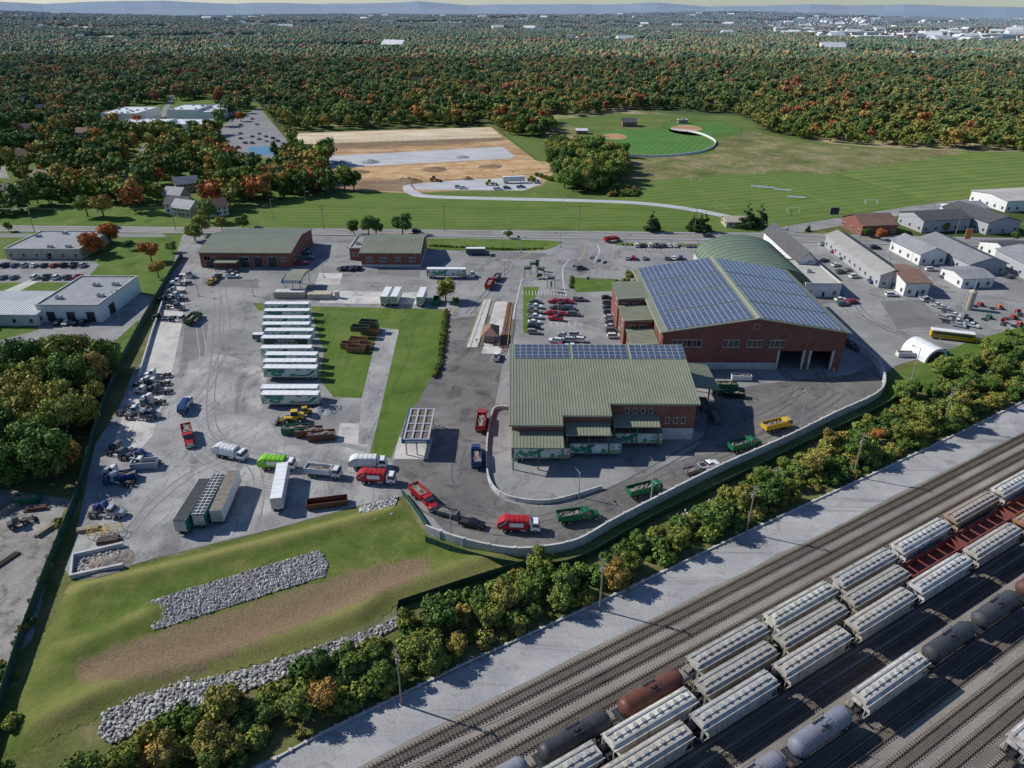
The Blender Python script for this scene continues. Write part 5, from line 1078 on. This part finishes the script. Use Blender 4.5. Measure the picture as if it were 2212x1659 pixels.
V('dumpc',408,948,-62,Rd); V('garbage',499,988,-17,Wt); V('garbage',600,1012,-3,Lm); V('dump',699,1028,-8,Wt); V('garbage',796,1010,2,Wt); V('garbage',815,1042,-4,Rd)
V('dumpc',914,1082,-52,Rd); V('pickup',1020,1137,-17,Bk); V('dump',968,1115,-22,Gy,sc=(.6,.8,.6)); V('garbage',1121,1145,-3,Rd); V('dumpc',1243,1125,12,Gn); V('dump',1390,1068,22,Gn); V('pickup',1530,1010,24,Wt); V('dumpc',1497,1022,24,Gy,sc=(.6,.8,.55)); V('dumpc',1604,970,24,Gn); V('dump',1675,928,22,Ye)
V('dump',1040,920,88,Rd); V('dumpc',1029,995,94,Bl); V('garbage',402,885,95,Bl,sc=(.8,.85,.85)); V('dumpc',418,695,86,(.05,.09,.03)); V('dump',1058,620,80,Rd); V('dump',1073,605,75,Gy,sc=.8)
V('pickup',1073,775,84,Wt)
for i,(x,y) in enumerate(((622,677),(622,692),(624,708),(624,722),(625,736),(625,752),(624,774),(632,789),(634,804),(634,818),(634,862),(630,876))):
    o=V('tw',x+random.uniform(-4,4),y,(180 if i%2 else 0)+random.uniform(-.8,.8),random.choice((Wt,(.62,.62,.6),(.66,.64,.6))))
    if i==5:
        cu=bpy.data.curves.new('lettering','FONT'); cu.body='WASTE IN\nENERGY OUT'; cu.size=1.25; cu.align_x='CENTER'; cu.space_line=.9; cu.extrude=.01
        t=bpy.data.objects.new('lettering',cu); COL.objects.link(t); t.parent=o; s=1
        t.location=(0,s*1.37,2.75); t.rotation_euler=(math.pi/2,0,math.pi); cu.materials.append(m_white)
        mb=MB(); mb.box(-7,7,1.32,1.345,1.4,3.8); obj('banner',mb.mesh('banner',[flat('dark_green_banner',(.015,.06,.04),.5)]),parent=o)
V('tplain',560,735,180,Gy,sc=(.25,.8,.6))
V('tb',424,1110,91,Tl); V('tg',459,1098,93,Tl); V('tt',493,1090,95,Wt); V('tplain',609,1068,100,Wt); V('rolle',708,1092,12,Br,sc=(1.5,1,.8))
V('topen',1168,992,0,(.45,.2,.12)); V('topen',1277,982,0,(.05,.3,.3)); V('topen',1366,960,0,(.45,.48,.2))
V('tplain',836,652,88,Wt,sc=(.75,1,1)); V('tplain',857,652,88,Wt,sc=(.75,1,1)); V('tplain',912,653,88,Wt,sc=(.75,1,1)); V('rolle',943,655,90,Gn)
V('tw',965,600,0,(.03,.05,.09)); V('chassis',1012,598,0,Wt,sc=.8); V('bus',1032,550,0,(.05,.12,.16))
for (x,y,z,k) in ((800,722,.08,1),(775,742,.08,1),(757,752,.08,1),(800,712,.08,0),(780,728,2.2,0),(770,760,.08,1),(798,716,2.2,0),(785,752,.08,1)): V('rolle',x,y,-8,(.30,.17,.09) if k else (.12,.13,.07),z=z)
V('loader',632,912,190,Ye); V('roll',640,935,5,Gn); V('roll',668,940,7,Br); V('roll',695,948,8,Br); V('loader',655,900,200,(.5,.3,.05),sc=.8)
for (x,y,c) in ((1570,838,Gn),(1585,858,Bk),(1520,880,Gy),(1545,905,Gy),(1560,852,Gn),(1600,820,Wt)): V('roll',x,y,random.uniform(-5,5)+ (90 if x<1560 else 0),c,sc=.85)
def pile(name,a,b,r,h,mat):
    X,Y=G(a,b); n=14;k=6; vs=[(0,0,h)]
    for j in range(1,k+1):
        for i in range(n):
            t=2*math.pi*i/n; rr=r*j/k*random.uniform(.85,1.15); vs.append((rr*math.cos(t),rr*math.sin(t),max(0,h*(1-j/k)**1.1*random.uniform(.8,1.1))))
    fs=[(0,1+i,1+(i+1)%n) for i in range(n)]+[(1+j*n+i,1+(j+1)*n+i,1+(j+1)*n+(i+1)%n,1+j*n+(i+1)%n) for j in range(k-1) for i in range(n)]
    me=bpy.data.meshes.new(name); me.from_pydata(vs,[],fs); me.materials.append(mat); obj(name,me,(X,Y,.07))
for (a,b,r,h) in ((690,888,3,1.4),(710,890,2.4,1.),(725,882,2,.8),(675,900,2,.9)): pile('gravel_pile',a,b,r,h,m_groof)
for (a,b,r,h) in ((885,392,8,3),(740,352,7,2),(800,350,7,2),(870,390,5,2),(1010,387,4,2),(1000,340,5,1.2),(780,372,6,1.5),(940,366,9,1.6),(1060,360,8,1.3)): pile('dirt_pile',a,b,r,h,m_brdirt if b>355 else m_groof)
pile('rubble_pile',225,1222,5,1.,m_trash); pile('rubble_pile',250,1212,3.5,.8,m_trash); pile('rubble_pile',200,1228,3.5,.8,m_trash)
x,y=sample(GP([(175,1210),(262,1190),(258,1225),(170,1244)]),.9); instancer('rubble_pile',np.c_[x,y,np.full(len(x),.5),rng.uniform(.4,1.1,len(x)),rng.uniform(0,6.28,len(x))],rock_mesh(3),'rubble')
wallpath('block_wall',[(268,1180),(160,1205),(155,1250),(268,1226)],1.1,.6,m_cwall,sm=1)
def stack(name,a,b,rz,L,n,rows,mat,pipe=False):
    X,Y=G(a,b); m=MB()
    for j in range(rows):
        for i in range(n-j):
            y=(i+j*.5)*.45; z=.25+j*.38; dl=random.uniform(-.4,.4)
            if pipe: m.cyl((-L/2+dl,y,z),(L/2+dl,y,z),.2,n=8)
            else: m.box(-L/2+dl,L/2+dl,y-.18,y+.18,z-.17,z+.16)
    obj(name,m.mesh(name,[mat]),(X,Y,.04),rz)
for (a,b,rz,L,n,r,mt,pp) in ((30,1100,1.3,5,4,2,m_lumber,0),(75,1105,.2,4,4,2,m_rust,1),(15,1215,1.2,6,3,1,m_tie,1),(102,1150,1.2,4,4,2,m_lumber,0),(190,1150,.3,4,4,2,m_lumber,0),(235,1175,.2,4,5,2,m_tie,0)): stack('pipe_stack' if pp else 'timber_stack',a,b,rz,L,n,r,mt,pp)
V('loader',45,1135,40,(.1,.1,.1),sc=.7); V('roll',60,1085,10,Gn,sc=.8)
for (a,b) in ((395,615),(385,633),(388,650),(372,645),(375,668),(385,695),(345,815),(330,830),(345,832),(322,850),(335,870),(300,880),(318,900),(350,848),(300,905),(270,975),(290,992),(255,985),(320,1005),(262,1025),(262,1045),(240,1105),(228,1115),(400,600),(365,655),(360,690),(280,895),(310,835)):
    V('chassis',a,b,random.choice((0,180))+random.uniform(-20,12),random.choice((Wt,Wt,Gy,Gy,Bl,Sv,Bk)),sc=random.uniform(.8,.95))
V('rolle',315,1010,10,Sv); V('roll',262,1038,-160,Bl); V('pickup',470,602,80,Bk); V('pickup',458,612,80,Ye); V('pickup',503,600,5,Wt); V('sedan',502,590,0,Gy)
def yellow_frame(a,b):
    X,Y=G(a,b);m=MB()
    for x in (0,3.5):
        for y in (0,2.): m.cyl((x,y,0),(x,y,1.8),.07,n=5)
    for z in (.9,1.8):
        for y in (0,2.): m.cyl((0,y,z),(3.5,y,z),.06,n=5)
        for x in (0,3.5): m.cyl((x,0,z),(x,2.,z),.06,n=5)
    obj('steel_rack',m.mesh('steel_rack',[m_ypaint]),(X,Y,.08),.1)
yellow_frame(192,1165); yellow_frame(222,1160)
CC=[Wt,Wt,Bk,Bk,Gy,Gy,Sv,Sv,Rd,Bl,(.08,.08,.1),(.3,.28,.24)]
def C(a,b,ang,col=None,kind=None): V(kind or random.choice(('sedan','suv','sedan','suv','pickup')),a,b,ang+random.uniform(-3,3),col or random.choice(CC))
for x in range(12,192,21): C(x,576,90)
for x in range(8,185,23):
    if x not in (54,): C(x,602,90)
for x in (128,146,165,182): C(x,700,90)
for (x,y) in ((1197,655),(1224,655),(1203,668),(1231,669),(1212,681),(1240,682),(1200,692),(1190,680),(1200,740),(1225,738),(1248,738),(1207,751),(1234,751),(1195,763),(1222,765),(1252,763),(1243,727),(1218,727)): C(x,y,random.choice((-12,168)),random.choice((Rd,Rd,Bk,Wt,Gy,Sv,Sv,Bk)))
for i,y in enumerate(range(648,712,10)): C(1312+i*1.5,y,0)
for (x,y) in ((1322,718),(1326,730),(1372,742),(1377,752),(1382,762),(1385,770)): C(x,y,0,random.choice((Wt,Sv,Gy,Rd)))
for y in range(655,725,11): C(1157-(y-655)*.06,y,-5)
for x in (1375,1388,1404,1418,1432,1445,1458,1484,1495): C(x,533,90)
for x in (1355,1368,1392,1440,1456,1470): C(x,560,80)
for x in (738,750,762,774): C(x,583,70)
for (x,y) in ((660,540),(664,550),(668,560),(655,572)): C(x,y,10)
for (x,y,a) in ((1095,505,0),(900,502,0),(1530,512,0),(560,497,0),(250,494,0),(1960,522,0),(1810,522,0),(1800,545,60),(1823,560,30),(1805,575,30),(1850,560,10),(1868,572,10),(1815,590,20),(1830,585,40),(1975,590,0),(2010,585,0),(1880,610,80),(2050,545,0),(2130,545,0),(2000,650,20),(1255,582,10),(1252,650,0),(1815,650,10),(1820,660,10),(1840,655,20),(1830,742,-60),(1838,752,-60),(2180,600,30),(1800,610,30),(1925,640,0),(2040,600,20),(1960,470,20),(2050,455,20),(1850,480,20),(2020,530,0),(1780,565,30),(1845,600,15),(1860,540,0),(1890,538,0),(1780,530,10),(2060,575,80),(2045,585,80)): C(x,y,a)
for (x,y) in ((2010,655),(2022,662),(2036,668),(2048,676),(2060,684),(2073,692),(2086,700),(2098,706),(1998,648),(2040,690),(2055,700),(2070,706)): V('chassis' if x%2 else 'pickup',x,y,-35,random.choice((Gy,Sv,Wt,Bk)),sc=.85)
for (x,y,c) in ((2165,700,Rd),(2180,690,Rd),(2150,668,Or),(2195,705,Rd),(2130,690,Gn),(2200,680,Rd),(2110,662,Rd)): V('chassis',x,y,random.uniform(0,90),c,sc=.6)
V('bus',2062,735,-18,Ye,sc=(1.5,1.05,1.05)); V('dumpc',1320,522,30,Rd,sc=.9)
for (x,y) in ((520,300),(530,310),(545,296),(560,302),(575,306),(590,300),(515,320),(560,290),(545,310),(575,296),(600,306),(520,290),(500,262),(530,250),(545,258),(555,270),(520,272)): C(x,y,80)
for (x,y,k,c) in ((1000,408,'pickup',Wt),(1075,410,'pickup',Wt),(1095,408,'suv',Gy),(990,406,'suv',Sv),(1110,395,'tplain',Wt),(1060,400,'loader',Ye),(940,392,'loader',Or),(1150,392,'loader',Ye),(1125,406,'pickup',Bl)): V(k,x,y,random.uniform(-20,20),c)
X,Y=G(1985,775); m=MB(); n=10; pr=[(4.5*math.cos(math.pi*i/n),4.4*math.sin(math.pi*i/n)) for i in range(n+1)]; m.prism(pr,-5,5,'y',0); m.prism([(a*.8,b*.8) for a,b in pr],-5.1,-5.02,'y',1); obj('hoop_shelter',m.mesh('hoop_shelter',[m_dome,m_dsteel]),(X+3,Y+3,0),.3)
X,Y=G(2090,668); m=MB(); m.cyl((0,0,0),(0,0,7),1.4,n=16); m.cyl((0,0,7),(0,0,7.8),1.4,.3,16); m.box(-1.6,-1.4,-.2,.2,0,7,1); obj('storage_silo',m.mesh('storage_silo',[m_tanw,m_steel]),(X,Y,0))
V('roll',1955,770,0,Wt,sc=.8);V('roll',2030,765,0,Tl,sc=.7)

# ---------------------------------------------------------------- poles, lamps, signs
def upole_mesh(h):
    m=MB(); m.cyl((0,0,0),(0,0,h),.19,.11,8,0); m.box(-1.1,1.1,-.06,.06,h-.7,h-.55,0); m.box(-.7,.7,-.05,.05,h-1.8,h-1.68,0)
    for x in (-1,-.35,.35,1): m.cyl((x,0,h-.55),(x,0,h-.35),.05,n=5,mi=1)
    m.cyl((.35,0,h-3.2),(.35,0,h-2.3),.22,n=8,mi=1); return m.mesh('utility_pole',[m_wood,m_steel])
def lamp_mesh(h,wood=False):
    m=MB(); m.cyl((0,0,0),(0,0,h),.15,.09,8,0); m.cyl((0,0,h-.3),(1.8,0,h),.06,n=5,mi=0); m.box(1.6,2.4,-.18,.18,h-.06,h+.1,1); m.box(-.3,.3,-.3,.3,0,.5,2); return m.mesh('street_lamp',[m_steel if not wood else m_wood,m_dsteel,m_cwall])
UPM=upole_mesh(12.5); LMM=lamp_mesh(11); LMS=lamp_mesh(7)
RP=[(868,1522),(1295,1318),(1612,1152),(1842,1030),(2035,922)]; tops=[]
for a,b in RP:
    X,Y=G(a,b); obj('utility_pole',UPM,(X,Y,0),TH+math.pi/2); tops.append(Vector((X,Y,12.1)))
L_=[]
for a,b in ((-300,488),(75,502),(380,498),(700,495),(960,498),(1250,498),(1500,502),(1700,506),(2060,520),(2212,530)):
    X,Y=G(a,b); obj('utility_pole',UPM,(X,Y,0),0); L_.append(Vector((X,Y,12.1)))
def wires(name,P,offs,perp):
    m=MB()
    for a,b in zip(P[:-1],P[1:]):
        for o in offs:
            q=perp*o; n=8
            for k in range(n):
                t0,t1=k/n,(k+1)/n; L=(b-a).length; sg=lambda t:-4*t*(1-t)*L*.02
                p0=a.lerp(b,t0)+q+Vector((0,0,sg(t0)));p1=a.lerp(b,t1)+q+Vector((0,0,sg(t1))); m.cyl(p0,p1,.022,n=3)
    obj(name,m.mesh(name,[m_dsteel]))
ext=tops[0]-(tops[1]-tops[0]); ext2=tops[-1]+(tops[-1]-tops[-2]); wires('power_line',[ext]+tops+[ext2],(-1,-.35,.35,1),Vector((Nn.x,Nn.y,0)))
wires('power_line',L_,(-1,.35,1),Vector((0,1,0)))
for a,b,me,rz in ((1728,925,LMM,2),(1405,1085,LMM,2),(1250,1075,LMS,2),(1968,822,LMM,2.5),(975,1170,LMS,1),(548,640,LMS,0),(1125,545,LMS,0),(1210,535,LMS,3),(1350,540,LMS,0),(1280,580,LMS,1),(430,640,LMS,3),(258,690,LMM,0),(375,560,LMM,0),(1205,690,LMS,0),(1715,520,LMM,0),(660,430,LMS,0),(1090,600,LMS,0),(1620,585,LMS,0),(700,600,LMS,0),(590,475,LMM,0),(1105,480,LMM,0),(1790,560,LMS,0),(1920,560,LMM,0),(2100,640,LMM,0),(1660,330,LMM,0),(1405,325,LMM,0),(1215,470,LMM,0)):
    X,Y=G(a,b); obj('street_lamp',me,(X,Y,0),rz)
def sign(name,a,b,w,h,z,mat,rz=0):
    X,Y=G(a,b);m=MB(); m.box(-w/2,w/2,-.05,.05,z,z+h,0); m.cyl((-w*.35,.1,0),(-w*.35,.1,z+h*.9),.07,n=5,mi=1); m.cyl((w*.35,.1,0),(w*.35,.1,z+h*.9),.07,n=5,mi=1); m.box(-w/2+.12,w/2-.12,-.065,-.052,z+.12,z+h-.12,2); obj(name,m.mesh(name,[m_wpaint,m_steel,mat]),(X,Y,0),rz)
for (a,b,w,h,z,mt,rz) in ((1065,560,2.4,1.6,1,m_gpost,.2),(1270,610,1.2,1.5,1,m_blue,0),(1190,630,1.5,2.5,2,m_gpost,1),(1120,520,1.4,1,1.5,m_gpost,0),(1160,585,2,3,2.,m_gpost,.6),(1240,585,1.2,1.2,1.5,m_blue,0),(1375,588,1.5,1.,1,m_ypaint,0),(2085,530,3,5,3,m_amber,0),(1030,745,.8,.8,1.5,m_wpaint,0),(1800,470,5,4,1.5,m_dsteel,0)): sign('entrance_sign' if w<3 else 'scoreboard',a,b,w,h,z,mt,rz)
for (a,b) in ((1140,600),(1168,602),(1190,622),(1152,590)):
    X,Y=G(a,b); m=MB(); m.cyl((-1.5,0,0),(-1.5,0,5),.12,n=6); m.cyl((1.5,0,0),(1.5,0,5),.12,n=6); m.box(-1.7,1.7,-.12,.12,4.8,5.1); m.box(-1.3,1.3,-.1,.1,3.6,4.5,1); obj('gate_signal_gantry',m.mesh('gate_signal_gantry',[m_gpost,m_dsteel]),(X,Y,0),random.uniform(-.4,.4))
m_flagr,t,b=nt('flag_cloth'); w_=t.nodes.new('ShaderNodeTexWave'); w_.bands_direction='Z'; w_.inputs['Scale'].default_value=1.6; tc=t.nodes.new('ShaderNodeTexCoord'); t.links.new(tc.outputs['Object'],w_.inputs['Vector']); r=ramp(t,[(0,(.5,.02,.03)),(.5,(.75,.75,.75))]); r.color_ramp.interpolation='CONSTANT'; t.links.new(w_.outputs['Fac'],r.inputs[0]); t.links.new(r.outputs[0],b.inputs['Base Color'])
for a,b_2,mt in ((1273,600,m_flagr),(1287,606,m_blue),(1300,610,m_gpost)):
    X,Y=G(a,b_2); m=MB(); m.cyl((0,0,0),(0,0,9),.08,.05,6,0); m.add([(.06+.5*k,.12*math.sin(k*1.4),z) for k in range(5) for z in (7.7,8.9)],[(2*k,2*k+2,2*k+3,2*k+1) for k in range(4)],1); m.box(.07,.8,-.04,.16,8.35,8.9,2); obj('flag_pole',m.mesh('flag_pole',[m_steel,mt,m_blue]),(X,Y,0),.6)
def goal(a,b,rz,w=7):
    X,Y=G(a,b);m=MB()
    for x in (-w/2,w/2): m.cyl((x,0,0),(x,0,2.4),.1,n=5); m.cyl((x,0,2.4),(x,1.8,0),.06,n=4)
    m.cyl((-w/2,0,2.4),(w/2,0,2.4),.1,n=5); m.cyl((-w/2,1.8,.05),(w/2,1.8,.05),.06,n=4); obj('soccer_goal',m.mesh('soccer_goal',[m_wpaint]),(X,Y,0),rz)
for a,b,rz in ((1502,393,.3),(1640,378,.2),(1712,458,3.3),(1880,440,3.2)): goal(a,b,rz)
for a,b in ((1640,405),(1690,412),(1655,407),(1720,428)):
    X,Y=G(a,b);m=MB(); m.box(-5,5,-.3,.3,.4,.55); m.box(-5,5,.3,.4,.5,1.2); [m.box(x,x+.15,-.3,.3,0,.4) for x in (-4.8,0,4.6)]; obj('team_bench',m.mesh('team_bench',[m_wpaint]),(X,Y,0),-.3)
mb=MB()
def fline(q):
    P=GP(q)
    for a,b in zip(P,P[1:]+P[:1]):
        a=Vector(a);b=Vector(b);d=(b-a).normalized();n=Vector((-d.y,d.x))*.08; mb.add([(a.x-n.x,a.y-n.y,.034),(b.x-n.x,b.y-n.y,.034),(b.x+n.x,b.y+n.y,.034),(a.x+n.x,a.y+n.y,.034)],[(0,1,2,3)])
fline([(1490,397),(1655,380),(1790,440),(1590,462)]); obj('pitch_markings',mb.mesh('pitch_markings',[m_fline]))

# ---------------------------------------------------------------- light, sky, camera
w=bpy.data.worlds.new('World'); scene.world=w; w.use_nodes=True; t=w.node_tree; bg=t.nodes['Background']; sk=t.nodes.new('ShaderNodeTexSky'); sk.sky_type='NISHITA'; sk.sun_disc=False
sd=Vector((-.94,.34,0)).normalized(); el=R_(36)
sk.sun_elevation=el; sk.sun_rotation=math.atan2(sd.x,sd.y); sk.air_density=1.0; sk.dust_density=.2; sk.ozone_density=2.5; sk.altitude=100
mx=t.nodes.new('ShaderNodeMixRGB'); mx.blend_type='MULTIPLY'; mx.inputs[0].default_value=1; mx.inputs[2].default_value=(.80,.94,1.16,1)
t.links.new(sk.outputs[0],mx.inputs[1]); t.links.new(mx.outputs[0],bg.inputs['Color']); bg.inputs['Strength'].default_value=.09
sun=bpy.data.lights.new('sun','SUN'); sun.energy=5.0; sun.angle=R_(.5); sun.color=(1,.965,.90); so=bpy.data.objects.new('sun',sun); COL.objects.link(so)
v=Vector((sd.x*math.cos(el),sd.y*math.cos(el),math.sin(el))); so.rotation_euler=v.to_track_quat('Z','Y').to_euler()
cam=bpy.data.cameras.new('camera'); cam.sensor_width=36; cam.lens=F/W*36; cam.clip_end=80000; cam.clip_start=.5
co=bpy.data.objects.new('camera',cam); COL.objects.link(co)
M_=Matrix(((rt[0],upv[0],-fw[0],0),(rt[1],upv[1],-fw[1],0),(rt[2],upv[2],-fw[2],CH),(0,0,0,1))); co.matrix_world=M_
scene.camera=co
scene.view_settings.view_transform='Standard'; scene.view_settings.look='None'; scene.view_settings.exposure=0
print('objects',len(bpy.data.objects))
